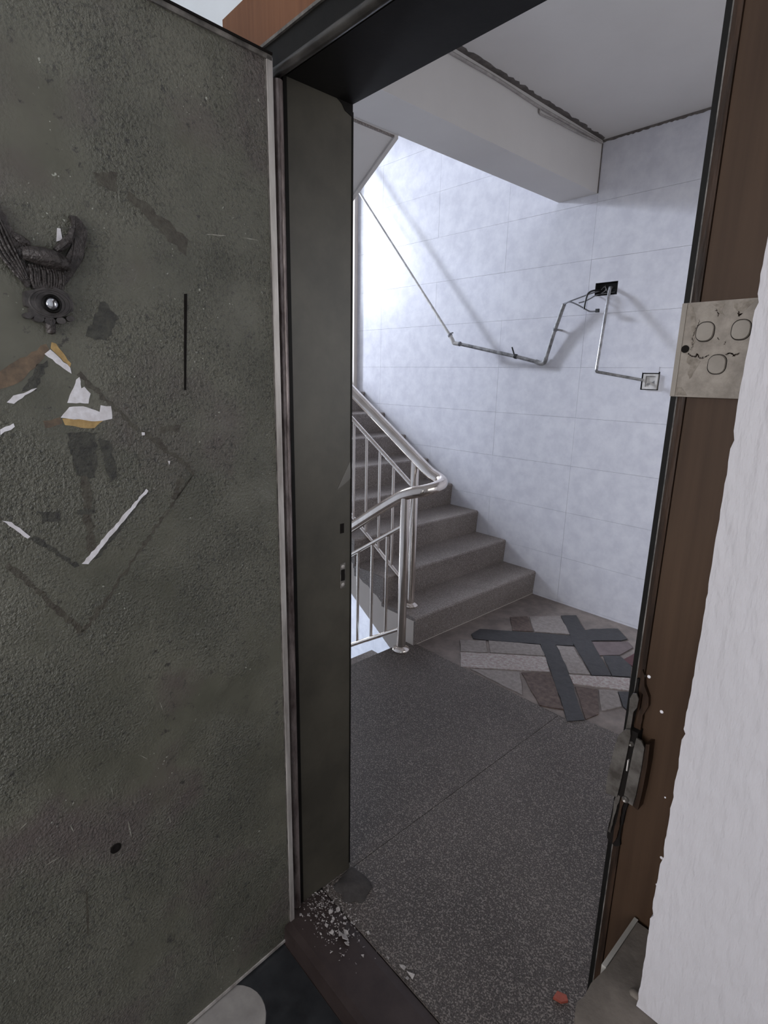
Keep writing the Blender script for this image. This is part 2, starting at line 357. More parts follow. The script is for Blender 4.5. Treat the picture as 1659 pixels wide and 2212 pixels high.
# door wall: faces the stairwell on one side and the flat on the other
struct('wall_front', boxes(*[(a, b, -JD, 0.0, c, d) for a, b, c, d in grid_rects(-4.0, 2.6, -3.0, 4.4, [(-0.045, 0.845, -0.09, 2.045)])]), M['apart_wall'])
struct('trim_1', boxes((-2.90, -2.785, D - 0.036, D - 0.0005, 1.306, 4.2)), M['cream'])             # pier where the tiled wall ends
struct('ceiling', boxes((-0.684, 1.30, 0.0, D - 0.0006, ZC, ZC + 0.12)), M['ceiling'])
struct('ceiling_upper', boxes((-3.85, -0.684, 0.0, D + 0.14, 4.40, 4.5)), M['ceiling'])
beam = struct('trim_2', boxes((-0.926, -0.684, 0.0, D - 0.0006, 2.4536, 4.40)), M['ceiling'])

# landing floor: two cast slabs, a mortar strip, and the stones set into it
floor = struct('floor', boxes((-0.925, 1.30, 0.0, D + 0.008, -0.12, -0.0045)), M['patch'])
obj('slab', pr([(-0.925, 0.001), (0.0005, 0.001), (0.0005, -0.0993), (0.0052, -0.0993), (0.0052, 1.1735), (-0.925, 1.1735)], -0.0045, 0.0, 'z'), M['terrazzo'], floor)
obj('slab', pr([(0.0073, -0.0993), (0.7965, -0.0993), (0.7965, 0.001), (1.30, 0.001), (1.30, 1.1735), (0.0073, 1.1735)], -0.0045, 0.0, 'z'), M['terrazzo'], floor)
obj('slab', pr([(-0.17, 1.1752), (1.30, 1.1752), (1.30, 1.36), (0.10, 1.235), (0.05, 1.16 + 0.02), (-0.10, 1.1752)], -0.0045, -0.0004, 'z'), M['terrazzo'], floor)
STONES = [
 ('st_black', [(-0.753, 1.595), (-0.464, 1.844), (-0.36, 1.93), (-0.309, 1.873), (-0.285, 1.83), (-0.369, 1.74), (-0.642, 1.508), (-0.702, 1.468), (-0.743, 1.502)]),
 ('st_black', [(-0.339, 2.053), (-0.32, 2.106), (-0.221, 2.23), (-0.122, 2.141), (-0.137, 2.095), (-0.248, 1.961)]),
 ('st_black', [(-0.539, 2.135), (-0.478, 2.213), (-0.395, 2.115), (-0.234, 1.945), (0.006, 1.678), (-0.061, 1.608), (-0.294, 1.846)]),
 ('st_black', [(-0.41, 1.699), (-0.352, 1.756), (-0.194, 1.591), (-0.104, 1.48), (0.101, 1.23), (0.057, 1.163), (-0.021, 1.257), (-0.211, 1.478)]),
 ('st_white', [(-0.647, 1.289), (-0.316, 1.602), (-0.221, 1.480), (-0.546, 1.173)]),
 ('st_grey', [(-0.742, 1.397), (-0.640, 1.502), (-0.549, 1.399), (-0.65, 1.297)]),
 ('st_grey', [(-0.629, 1.514), (-0.412, 1.692), (-0.336, 1.620), (-0.326, 1.603), (-0.538, 1.411)]),
 ('st_grey', [(-0.660, 1.969), (-0.542, 2.123), (-0.365, 1.943), (-0.520, 1.813)]),
 ('st_brown', [(-0.736, 1.872), (-0.674, 1.966), (-0.531, 1.812), (-0.618, 1.727)]),
 ('st_grey', [(-0.348, 1.756), (-0.279, 1.815), (-0.070, 1.611), (-0.148, 1.540)]),
 ('st_white', [(-0.140, 1.527), (0.077, 1.727), (0.123, 1.613), (-0.083, 1.465)]),
 ('st_brown', [(-0.308, 1.361), (-0.208, 1.470), (-0.026, 1.258), (0.0, 1.235), (-0.09, 1.18)]),
 ('st_brown', [(-0.066, 1.452), (0.019, 1.509), (0.119, 1.321), (0.100, 1.243)]),
 ('st_grey', [(0.025, 1.514), (0.088, 1.570), (0.160, 1.458), (0.117, 1.357)]),
 ('st_black', [(-0.119, 1.845), (-0.061, 1.912), (0.030, 1.852), (0.075, 1.743), (0.008, 1.682)]),
 ('st_red', [(-0.030, 1.880), (-0.020, 2.02), (0.060, 1.90), (0.036, 1.858)]),
 ('st_pink', [(-0.239, 1.951), (-0.107, 2.112), (-0.057, 2.064), (-0.066, 1.925), (-0.135, 1.833)]),
 ('st_grey', [(-0.50, 1.192), (-0.32, 1.361), (-0.19, 1.192)]),
 ('st_black', [(0.095, 1.563), (0.132, 1.601), (0.192, 1.447), (0.166, 1.46)]),
 ('st_grey', [(0.13, 1.75), (0.20, 1.82), (0.32, 1.68), (0.25, 1.60)]),
]
for k, (mk, pts) in enumerate(STONES):
    top = 0.0006 + 0.0005 * (k % 4) + (0.0012 if mk == 'st_black' else 0)
    obj('stone', pr(ragged(pts, 0.003, 0.05), -0.0045, top, 'z'), M[mk], floor)

# ------------------------------------------------------------------ stairs
def stair(name, label, steps, y0, y1, x_first, dirx, z_of, waist, mstep, yw0=None):
    t = thing(name, label, 'staircase', (x_first, y0, 0))
    for k in range(steps):
        zt = z_of(k); xn = -TR * k * (1 if dirx < 0 else -1)
        xa, xb = (xn - TR - 0.02, xn) if dirx < 0 else (xn, xn + TR + 0.02)
        bm = bmesh.new(); x_nose = xb if dirx < 0 else xa; x_back = xa if dirx < 0 else xb; s = -1 if dirx < 0 else 1
        # profile: riser leaning back a little under a softened nosing
        P = [(x_nose + s * 0.010, zt - RI), (x_nose, zt - 0.012), (x_nose + s * 0.004, zt - 0.003), (x_nose + s * 0.012, zt), (x_back, zt), (x_back, zt - RI)]
        prism(bm, P, 0, y1 - y0, 'y'); obj('step', bm, mstep, t)
    P = [(x - x_first, z) for x, z in waist]
    yy = (yw0 if yw0 is not None else y0) - y0
    obj('string', pr(P, yy, y1 - y0 - 0.002, 'y'), M['cream'], t)
    return t
# flight going up along the tiled wall
w_up = [(S1 - 0.012, -0.1195), (S1 - 0.012, RI - 0.02)]
for k in range(1, 9):
    w_up += [(S1 - TR * k - 0.015, RI * k - 0.02), (S1 - TR * k - 0.015, RI * (k + 1) - 0.02)]
w_up += [(-2.95, 1.45), (-2.95, 1.10), (-0.96, -0.145), (-0.93, -0.145), (-0.93, -0.1195)]
up_flight = stair('staircase', 'grey terrazzo flight climbing along the tiled wall, beside the steel railing', 9, 1.150, D - 0.001, S1, -1, lambda k: RI * (k + 1), w_up, M['terrazzo_step'], 1.1485)
# dark drips of cement where the terrazzo wraps the string
for k in range(1, 9):
    P = [(0.0, -0.004), (0.0, -0.158), (-0.020, -0.152), (-0.055, -0.128), (-0.095, -0.118), (-0.130, -0.090), (-0.175, -0.083), (-0.215, -0.060), (-0.262, -0.066), (-0.262, -0.001), (-0.01, -0.001)]
    obj('cement_lip', pr(ragged([(-TR * k + a, RI * (k + 1) + b) for a, b in P], 0.003, 0.04), -0.0040, -0.0016, 'y'), M['terrazzo_step'], up_flight)
# flight going down beside the door wall
w_dn = [(-0.927, -0.14), (-0.927, -0.30)]
w_dn = [(-0.926, -RI - 0.02)]
for k in range(1, 8):
    w_dn += [(-0.925 - TR * k - 0.015, -RI * k - 0.02), (-0.925 - TR * k - 0.015, -RI * (k + 1) - 0.02)]
w_dn += [(-3.0, -RI * 8 - 0.02), (-3.0, -1.66), (-0.926, -0.36)]
stair('staircase', 'pale lit terrazzo flight going down to the left of the landing', 8, 0.002, 1.145, -0.925, -1, lambda k: -RI * (k + 1), w_dn, M['terrazzo_step'])
# flight overhead: sloping soffit running down from the beam
sl = 0.605
over = thing('staircase', 'overhead flight with a sloping off-white soffit meeting the ceiling beam', 'staircase', (-0.926, 0.002, 2.4536))
obj('soffit', pr([(0.0, 0), (0.0, 0.16), (-2.03, 0.16 - 2.03 * sl), (-2.03, -2.03 * sl)], 0.0, 1.007, 'y'), M['ceiling'], over)
for k in range(8):
    obj('step', boxes((-2.03 + 0.25 * k, -0.004 if k == 7 else -2.03 + 0.25 * (k + 1), 0.0, 1.0, 0.16 + (-2.03 + 0.25 * k) * sl, 0.16 + (-2.03 + 0.25 * (k + 1)) * sl)), M['terrazzo_step'], over)
obj('drip_edge', pr([(-0.001, -0.012), (-0.001, 0.0), (-2.02, -2.02 * sl), (-2.02, -0.012 - 2.02 * sl)], 0.985, 1.0065, 'y'), M['plaster'], over)
# half landings
struct('floor_half_landing', boxes((-3.85, S1 - TR * 8 - 0.0205 - 0.26, 0.0, D, 1.30, 1.467)), M['terrazzo_step'])
struct('floor_lower_landing', boxes((-3.85, -3.0, 0.0, D, -1.60, -1.303)), M['terrazzo_step'])

# ------------------------------------------------------------------ stainless railing
rail = thing('stair_railing', 'polished stainless steel stair railing bending round at the landing', 'railing', (-0.869, 1.058, 0.0))
RO = Vector((-0.869, 1.058, 0.0))
def RL(p): return tuple(Vector(p) - RO)
YN, YF = 1.058, 1.252
hp = [(-2.45, YN, -0.127), (-1.9, YN, 0.219), (-1.305, YN, 0.594), (-1.05, YN, 0.757), (-0.95, YN, 0.818), (-0.885, YN + 0.001, 0.855), (-0.83, YN + 0.004, 0.876), (-0.785, YN + 0.022, 0.889),
      (-0.762, YN + 0.055, 0.897), (-0.755, YN + 0.100, 0.906), (-0.765, YN + 0.150, 0.915), (-0.795, YN + 0.182, 0.923), (-0.84, YF - 0.003, 0.936), (-0.89, YF, 0.953), (-0.98, YF, 1.006), (-1.2, YF, 1.142), (-1.546, YF, 1.354), (-2.1, YF, 1.694), (-2.75, YF, 2.094)]
obj('handrail', tb([RL(p) for p in curve_pts(hp, 5)], 0.030, 20), M['inox'], rail, smooth=True)
zn = lambda x: 0.594 + (x + 1.305) * 0.627      # handrail height, lower run
zf = lambda x: 0.953 + (-0.89 - x) * 0.612      # handrail height, upper run
p1 = obj('newel_post', tb([RL((-0.869, YN, 0.004)), RL((-0.869, YN, 0.45)), RL((-0.869, YN, 0.845))], 0.0235, 24), M['inox'], rail, smooth=True)
obj('post_base', lt([(0, 0.0), (0.046, 0.0), (0.048, 0.006), (0.044, 0.016), (0.030, 0.024), (0.0245, 0.028), (0.0236, 0.028), (0, 0.028)], 24, RL((-0.869, YN, 0.0004)), (0, 0, 1)), M['inox'], p1, smooth=True)
p2 = obj('newel_post', tb([RL((-0.998, YF, RI + 0.001)), RL((-0.998, YF, 0.5)), RL((-0.998, YF, 1.00))], 0.0225, 24), M['inox'], rail, smooth=True)
obj('post_base', lt([(0, 0.0), (0.042, 0.0), (0.044, 0.006), (0.038, 0.014), (0.026, 0.020), (0.0226, 0.022), (0, 0.022)], 24, RL((-0.998, YF, RI + 0.0004)), (0, 0, 1)), M['inox'], p2, smooth=True)
pl = [((-0.889, YN, 0.690), (-2.45, YN, 0.690 - 1.561 * 0.627)), ((-0.889, YN, 0.118), (-2.45, YN, 0.118 - 1.561 * 0.627)),
      ((-1.015, YF, 0.862), (-2.75, YF, 0.862 + 1.735 * 0.627)), ((-1.015, YF, 0.262), (-2.75, YF, 0.262 + 1.735 * 0.627))]
for a, b in pl:
    obj('rail', tb([RL(a), RL(b)], 0.0125, 14), M['inox'], rail, smooth=True)
for k in range(11):
    x = -0.996 - 0.120 * k
    dz = (-0.889 - x) * 0.627
    obj('baluster', tb([RL((x, YN, 0.118 - dz + 0.008)), RL((x, YN, 0.690 - dz - 0.008))], 0.0085, 10), M['inox'], rail, smooth=True)
for k in range(13):
    x = -1.164 - 0.117 * k
    dz = (-1.015 - x) * 0.627
    obj('baluster', tb([RL((x, YF, 0.262 + dz + 0.008)), RL((x, YF, 0.862 + dz - 0.008))], 0.0085, 10), M['inox'], rail, smooth=True)

# ------------------------------------------------------------------ steel door frame, wood casing, threshold
fr = struct('trim_3', boxes((-0.045, 0.0, -0.170, -0.0005, -0.0005, 2.0), (0.797, 0.8445, -0.170, -0.0005, -0.0005, 2.0), (-0.045, 0.8445, -0.170, -0.0005, 2.0, 2.0445)), M['steel_dark'])
obj('soffit_lining', boxes((0.0, 0.797, -0.168, -0.002, 1.9985, 2.0005)), M['steel_black'], fr)
obj('corner_gusset', pr([(-0.045, 2.0), (-0.001, 2.0), (-0.001, 1.975), (-0.022, 1.982), (-0.030, 1.992)], 0.0, 0.0015, 'x'), M['steel_black'], fr)
obj('jamb_bead', tb([(-0.002, -0.187, 0.002), (-0.002, -0.187, 1.0), (-0.002, -0.187, 1.985)], 0.0115, 12), M['rust'], fr, smooth=True)
obj('left_flange', boxes((-0.0445, -0.0025, -0.1835, -0.1702, 0.0003, 1.999)), M['steel_black'], fr)
obj('jamb_groove', boxes((-0.0015, 0.0008, -0.1745, -0.166, 0.0, 2.0)), M['steel_black'], fr)
obj('jamb_edge', boxes((-0.0005, 0.0012, -0.003, 0.0012, 0.02, 1.985)), M['steel_black'], fr)
head = bmesh.new(); box(head, -0.05, 0.85, -0.194, -0.1752, 2.004, 2.056)
obj('head_flange', head, M['steel_black'], fr, smooth=True, bevel=0.008, bseg=3)
obj('head_bead', tb([(-0.03, -0.186, 1.999), (0.4, -0.186, 1.999), (0.82, -0.186, 1.999)], 0.010, 12), M['head_worn'], fr, smooth=True)
obj('head_lip', boxes((-0.05, 0.85, -0.199, -0.1942, 2.046, 2.0515)), M['rim_dark'], fr)
obj('right_flange', boxes((0.7975, 0.8046, -0.1825, -0.1752, 0.0, 2.004)), M['steel_black'], fr)
# latch openings in the left jamb
obj('latch_hole', boxes((-0.002, 0.0006, -0.035, -0.023, 1.052, 1.077)), M['seam'], fr)
sk = obj('strike_plate', boxes((0.0, 0.0012, -0.035, -0.019, 0.905, 0.972)), M['rim_dark'], fr)
obj('strike_slot', boxes((0.0010, 0.0017, -0.033, -0.021, 0.925, 0.955)), M['seam'], sk)
for z in (0.963, 0.914):
    obj('screw', lt([(0, 0.0022), (0.0035, 0.0018), (0.0052, 0.0004), (0.0052, 0.0), (0, 0)], 12, (0.0012, -0.027, z), (1, 0, 0)), M['rim'], sk, smooth=True)
obj('tape_scrap', pr([(-0.045, 1.165), (-0.004, 1.232), (-0.002, 1.19), (-0.020, 1.178)], 0.0002, 0.0007, 'x'), M['tape'], fr)
# wood casing, right leg and head, on the room side
cas = struct('trim_4', boxes((0.8175, 0.985, -0.190, -0.1752, 0.0, 2.056)), M['wood'])
obj('moulding', boxes((0.8050, 0.8064, -0.1865, -0.1752, 0.0, 2.03)), M['rim_dark'], cas)
obj('moulding', boxes((0.8080, 0.8125, -0.1905, -0.1752, 0.0, 2.03)), M['wood_dark'], cas)
obj('moulding', boxes((0.8128, 0.8172, -0.1935, -0.1752, 0.0, 2.03)), M['wood_dark'], cas, bevel=0.0012)
for (x, z, r) in ((0.8215, 1.081, 0.0022), (0.842, 1.042, 0.0022), (0.869, 0.843, 0.0022), (0.8615, 0.93, 0.0012), (0.869, 0.80, 0.0018)):
    obj('paint_spot', lt([(0, 0.0008), (r * 0.7, 0.0006), (r, 0.0)], 10, (x, -0.1901, z), (0, -1, 0)), M['paper'], cas)
hd = struct('trim_5', boxes((-0.196, 0.985, -0.193, -0.1752, 2.0565, 2.155)), M['wood_head'], bevel=0.002)
struct('trim_6', boxes((-0.196, -0.055, -0.193, -0.1752, -0.06, 2.056)), M['wood_head'])
# threshold
th = struct('trim_7', bmesh.new(), M['threshold'])
bpy.data.objects.remove(th)
th = struct('trim_7', pr([(-0.246, -0.075), (-0.243, -0.004), (-0.225, 0.0), (-0.125, -0.001), (-0.104, -0.004), (-0.100, -0.10), (-0.246, -0.10)], 0.0, 0.797, 'x'), M['threshold'])
obj('sill_bed', boxes((0.0, 0.797, -0.0995, -0.0005, -0.10, -0.0048)), M['patch'], th)

# ------------------------------------------------------------------ room of the flat
rf = struct('floor_room', boxes((-0.9, 2.6, -3.2, -0.2465, -0.16, -0.062)), M['light_tile'])
obj('tile', pr([(0.005, -0.2475), (0.60, -0.2475), (0.60, -0.80), (0.191, -0.80)] + [(0.100 + 0.0885 * math.cos(a), -0.452 + 0.0925 * math.sin(a)) for a in [PI * k / 14 for k in range(13)]] + [(0.005, -0.41)], -0.062, -0.0605, 'z'), M['dark_tile'], rf)
obj('tile', pr([(0.003, -0.412)] + [(0.100 + 0.087 * math.cos(a), -0.452 + 0.091 * math.sin(a)) for a in [PI * k / 14 for k in range(12, -1, -1)]] + [(0.189, -0.80), (0.003, -0.80)], -0.062, -0.0605, 'z'), M['light_tile'], rf)
obj('tile', boxes((0.602, 1.19, -0.80, -0.2475, -0.062, -0.0605)), M['dark_tile'], rf)
obj('tile', boxes((-0.59, 0.001, -0.80, -0.2475, -0.062, -0.0605)), M['light_tile'], rf)
struct('wall_room_left', boxes((-0.95, -0.9, -3.2, -JD, -0.16, 2.62)), M['apart_wall'])
struct('wall_room_right', boxes((2.6, 2.65, -3.2, -JD, -0.16, 2.62)), M['apart_wall'])
wr = (0.15, 1.95, 0.85, 2.25)
struct('wall_room_back', boxes(*[(a, b, -3.2, -3.1, c, d) for a, b, c, d in grid_rects(-0.95, 2.65, -0.16, 2.62, [wr])]), M['apart_wall'])
w3 = struct('window_3', boxes((0.15, 0.20, -3.18, -3.13, 0.85, 2.25), (1.90, 1.95, -3.18, -3.13, 0.85, 2.25), (0.20, 1.90, -3.18, -3.13, 0.85, 0.90), (0.20, 1.90, -3.18, -3.13, 2.20, 2.25)), M['conduit_white'])
obj('mullion', boxes((1.03, 1.07, -3.175, -3.135, 0.90, 2.20)), M['conduit_white'], w3)
struct('ceiling_room', boxes((-0.95, 2.65, -3.2, -JD, 2.62, 2.72)), M['apart_wall'])
# thick white wall end in the right foreground, standing on a cement ledge
edge = []
z = 0.7315; drift = 0.0
while z < 2.60:
    drift = drift * 0.9 + random.uniform(-0.0003, 0.0003)
    edge.append((0.8985 + drift + random.uniform(-0.0003, 0.0003) + (random.choice((0.0012, 0.002)) if random.random() < 0.06 else 0), z)); z += random.uniform(0.004, 0.012)
edge.append((0.899, 2.619))
ww = struct('wall_end', pr([(1.75, 0.7315)] + edge + [(1.75, 2.619)], -0.300, -0.2005, 'y'), M['white_wall'])
# the chipped, whiter skirt of filler along the wall's left edge
led = thing('ledge', 'low grey-brown cement ledge with a chipped corner under the white wall end', 'ledge', (0.85, -0.176, -0.06))
obj('body', boxes((0.012, 0.92, -0.270, -0.030, 0.0, 0.770)), M['ledge'], led)
top = [(0.005, -0.02), (0.0055, -0.105), (0.001, -0.140), (0.003, -0.160), (0.000, -0.172), (0.005, -0.185), (0.012, -0.196), (0.010, -0.210), (0.016, -0.226), (0.024, -0.238), (0.04, -0.29), (0.92, -0.29), (0.92, -0.02)]
obj('top_slab', pr(top, 0.770, 0.7908, 'z'), M['ledge'], led)
obj('lip', boxes((-0.0005, 0.0048, -0.110, -0.0175, 0.770, 0.7925)), M['ledge_lip'], led)
bm = bmesh.new(); bmesh.ops.create_icosphere(bm, subdivisions=2, radius=1.0)
for v in bm.verts: v.co = Vector((0.044 + v.co.x * 0.009 * random.uniform(0.8, 1.2), -0.112 + v.co.y * 0.006 * random.uniform(0.8, 1.2), 0.7905 + max(v.co.z, -0.05) * 0.0045))
obj('filler_lump', bm, M['ledge'], led, smooth=True)

# ------------------------------------------------------------------ three-gang switch on the casing
sw = thing('light_switch', 'grimy cream three-rocker switch plate on the brown door casing', 'light switch', (0.8355, -0.1936, 1.4705))
def L3(b): return b
obj('plate', boxes((-0.0325, 0.066, -0.0050, 0.0035, -0.0485, 0.0485)), M['switch'], sw, bevel=0.0015)
obj('knockout', boxes((-0.0325, -0.0275, -0.0062, -0.0050, -0.0480, 0.0480)), M['switch_clean'], sw, bevel=0.0005)
def rrect(cx, cz, w, h, r, n=6):
    P = []
    for (sx, sz, a0) in ((1, 1, 0), (-1, 1, PI / 2), (-1, -1, PI), (1, -1, 1.5 * PI)):
        for k in range(n + 1):
            a = a0 + PI / 2 * k / n
            P.append((cx + sx * (w / 2 - r) + r * math.cos(a), cz + sz * (h / 2 - r) + r * math.sin(a)))
    return P
for (cx, cz, tilt) in ((-0.0065, 0.0185, 1), (0.0265, 0.0190, 1), (0.0095, -0.0145, -1)):
    rk = obj('rocker', bmesh.new(), M['switch_clean'], sw); bpy.data.objects.remove(rk)
    bm = bmesh.new(); P = rrect(cx, cz, 0.0168, 0.0192, 0.0072)
    lo = [bm.verts.new((x, -0.0054, zz)) for x, zz in P]
    hi = [bm.verts.new((cx + (x - cx) * 0.93, -0.0066 - 0.0018 * (0.5 + 0.5 * tilt * (cz - zz) / 0.0096), cz + (zz - cz) * 0.93)) for x, zz in P]
    n = len(P)
    for i in range(n): bm.faces.new([lo[i], lo[(i + 1) % n], hi[(i + 1) % n], hi[i]])
    c0 = bm.verts.new((cx, -0.0070, cz))
    for i in range(n): bm.faces.new([hi[i], hi[(i + 1) % n], c0])
    rk = obj('rocker', bm, M['switch_clean'], sw, smooth=True)
    bm = bmesh.new(); Po = rrect(cx, cz, 0.0180, 0.0204, 0.0078); n = len(Po)
    a = [bm.verts.new((x, -0.00555, zz)) for x, zz in Po]; b_ = [bm.verts.new((x, -0.00555, zz)) for x, zz in P]
    a2 = [bm.verts.new((x, -0.0050, zz)) for x, zz in Po]
    for i in range(n):
        bm.faces.new([a[i], a[(i + 1) % n], b_[(i + 1) % n], b_[i]]); bm.faces.new([a[i], a2[i], a2[(i + 1) % n], a[(i + 1) % n]])
    obj('seam', bm, M['seam'], rk)
obj('screw_hole', lt([(0.0040, 0.0002), (0.0038, 0.0004), (0, 0.0004)], 18, (-0.0235, -0.0060, 0.0015), (0, -1, 0)), M['seam'], sw)
# grime scribbles at the seams of the plate
for pts in ([(-0.0275, 0.047), (-0.0235, 0.046), (-0.0185, 0.036), (-0.0160, 0.022), (-0.0150, 0.008), (-0.0175, -0.001), (-0.0195, 0.010), (-0.0215, 0.028), (-0.0245, 0.040)],
            [(-0.0200, -0.005), (-0.0120, -0.008), (-0.0070, -0.011), (-0.0105, -0.020), (-0.0150, -0.030), (-0.0180, -0.024), (-0.0165, -0.016), (-0.0205, -0.012)],
            [(-0.0315, -0.0470), (-0.0150, -0.0470), (-0.0180, -0.0430), (-0.0220, -0.0385), (-0.0305, -0.0375)],
            [(-0.004, 0.046), (0.008, 0.045), (0.006, 0.040), (0.009, 0.034), (0.005, 0.036), (0.002, 0.040)], [(0.016, 0.046), (0.034, 0.046), (0.030, 0.041), (0.026, 0.037), (0.020, 0.037), (0.017, 0.041)]):
    obj('grime_patch', pr(ragged(pts, 0.0007, 0.003), -0.00525, -0.0050, 'y'), M['grime_brown'], sw)
def smudge(pts, r):
    bm = bmesh.new()
    for a, b in zip(pts, pts[1:]):
        for q in range(9):
            x = a[0] + (b[0] - a[0]) * q / 9 + random.uniform(-0.0006, 0.0006); zz = a[1] + (b[1] - a[1]) * q / 9 + random.uniform(-0.0006, 0.0006)
            w, hh = r * random.uniform(0.3, 1.3), r * random.uniform(0.3, 1.5)
            an = math.atan2(b[1] - a[1], b[0] - a[0]) + random.uniform(-0.5, 0.5); ca, sa = math.cos(an), math.sin(an)
            P = [(x + u * ca - v * sa, zz + u * sa + v * ca) for u, v in ((-hh, 0), (-0.2 * hh, -w * 0.5), (hh, 0), (0.1 * hh, w * 0.5))]
            prism(bm, P, -0.0057, -0.0053, 'y')
    return bm
for pts, r in (([(-0.020, -0.003), (-0.016, -0.006), (-0.012, -0.0065), (-0.011, -0.004), (-0.008, -0.008), (-0.004, -0.0075), (0.001, -0.005)], 0.0008),
            ([(-0.0135, 0.030), (-0.0165, 0.020), (-0.018, 0.012), (-0.0165, 0.006), (-0.018, 0.0)], 0.0006),
            ([(0.0165, -0.0045), (0.021, -0.0035), (0.024, -0.0055), (0.028, -0.0035)], 0.0010),
            ([(0.0215, 0.036), (0.0225, 0.033), (0.024, 0.0345)], 0.0009), ([(0.000, 0.040), (0.003, 0.037), (0.004, 0.033)], 0.0006), ([(0.006, 0.012), (0.008, 0.010)], 0.0005), ([(0.014, 0.008), (0.0135, 0.005)], 0.0005)):
    obj('grime', smudge(pts, r * 1.25), M['wood_dark'], sw)

# ------------------------------------------------------------------ broken lock strike on the casing
lk = thing('lock_strike', 'bent grey steel lock strike box torn into the casing below the switch', 'lock strike', (0.8, -0.1936, 0.905))
P = [(-0.004, 0.0), (-0.0045, 0.030), (-0.002, 0.052), (-0.001, 0.072), (0.0025, 0.092), (0.009, 0.103), (0.0155, 0.107), (0.017, 0.098), (0.015, 0.060), (0.0125, 0.020), (0.011, 0.003)]
obj('left_plate', pr(P, -0.016, -0.0135, 'y'), M['lock'], lk, bevel=0.0006)
P = [(0.0185, 0.003), (0.020, 0.040), (0.022, 0.080), (0.0235, 0.098), (0.030, 0.097), (0.0345, 0.090), (0.0345, 0.060), (0.033, 0.020), (0.031, 0.002)]
obj('right_plate', pr(P, -0.014, -0.0115, 'y'), M['lock'], lk, bevel=0.0006)
P = [(0.031, 0.001), (0.0335, 0.020), (0.035, 0.060), (0.035, 0.095), (0.0395, 0.097), (0.0405, 0.070), (0.0395, 0.030), (0.0375, -0.001)]
obj('side_flange', pr(P, -0.0128, 0.003, 'y'), M['wood_dark'], lk)
obj('dark_slot', boxes((0.010, 0.024, -0.0118, 0.003, 0.004, 0.104)), M['seam'], lk)
obj('bolt_edge', boxes((0.0172, 0.0186, -0.0150, -0.0118, 0.047, 0.063)), M['rim'], lk)
obj('screw', lt([(0, 0.0012), (0.0014, 0.0016), (0.0030, 0.0025), (0.0042, 0.0014), (0.0045, 0.0), (0, 0)], 14, (0.0215, -0.0145, 0.006), (0, -1, 0)), M['lock'], lk, smooth=True)
obj('screw', lt([(0, 0.0012), (0.0014, 0.0016), (0.0026, 0.0025), (0.0036, 0.0014), (0.004, 0.0), (0, 0)], 14, (0.0180, -0.0125, 0.086), (0, -1, 0)), M['lock'], lk, smooth=True)
# bent tab above with torn wood beside it, splinters below
obj('tab', pr([(0.0085, 0.100), (0.0095, 0.125), (0.0085, 0.146), (0.0110, 0.154), (0.0155, 0.156), (0.0190, 0.150), (0.0185, 0.138), (0.0150, 0.130), (0.0145, 0.100)], -0.0125, -0.0105, 'y'), M['lock'], lk, bevel=0.0006)
obj('torn_wood', pr(ragged([(0.0140, 0.098), (0.0165, 0.125), (0.0205, 0.137), (0.0200, 0.152), (0.0150, 0.160), (0.0150, 0.185), (0.0185, 0.178), (0.0200, 0.165), (0.0270, 0.152), (0.0280, 0.140), (0.0230, 0.125), (0.0235, 0.100)], 0.0006, 0.006), -0.0030, 0.003, 'y'), M['wood_dark'], lk, bevel=0.0008)
obj('crevice', pr(ragged([(0.0060, 0.100), (0.0125, 0.104), (0.0150, 0.130), (0.0120, 0.170), (0.0095, 0.170), (0.0080, 0.130)], 0.0005, 0.008), -0.0012, 0.003, 'y'), M['seam'], lk)
obj('splinter', pr(ragged([(0.0070, 0.002), (0.0120, 0.002), (0.0095, -0.022), (0.0075, -0.040), (0.0060, -0.062), (0.0030, -0.062), (0.0055, -0.035), (0.0050, -0.012)], 0.0006, 0.006), -0.0075, -0.0045, 'y'), M['lock'], lk, bevel=0.0007)
obj('splinter', pr(ragged([(0.0125, 0.002), (0.0180, 0.002), (0.0150, -0.020), (0.0160, -0.045), (0.0130, -0.070), (0.0100, -0.078), (0.0100, -0.050), (0.0120, -0.022)], 0.0008, 0.006), -0.0055, 0.001, 'y'), M['wood_dark'], lk, bevel=0.0008)
obj('torn_edge', pr(ragged([(0.000, -0.078), (0.012, -0.084), (0.0185, -0.078), (0.0165, -0.050), (0.021, -0.004), (0.008, 0.0), (0.002, -0.03)], 0.0008, 0.008), -0.0015, 0.003, 'y'), M['seam'], lk)

# ------------------------------------------------------------------ wall services on the tiled wall
jb = thing('junction_box', 'black rectangular hole with wires high on the tiled wall', 'junction box', (-0.5725, D, 1.908))
a0, a1, h = -0.0665, 0.0665, 0.071
obj('recess', boxes((a0, a1, 0.05, 0.055, 0, h), (a0, a1, 0.001, 0.05, -0.0005, 0.001), (a0, a1, 0.001, 0.05, h - 0.001, h + 0.0005), (a0 - 0.0005, a0 + 0.001, 0.001, 0.05, 0, h), (a1 - 0.001, a1 + 0.0005, 0.001, 0.05, 0, h)), M['black_plastic'], jb)
for pts in ([(-0.05, 0.03, 0.03), (-0.02, 0.02, 0.05), (0.0, 0.03, 0.02), (0.02, 0.045, 0.05)], [(-0.03, 0.045, 0.06), (-0.01, 0.015, 0.03), (-0.03, 0.01, 0.012), (0.03, 0.045, 0.02)]):
    obj('wire', tb(curve_pts(pts, 5), 0.002, 6), M['conduit'], jb, smooth=True)

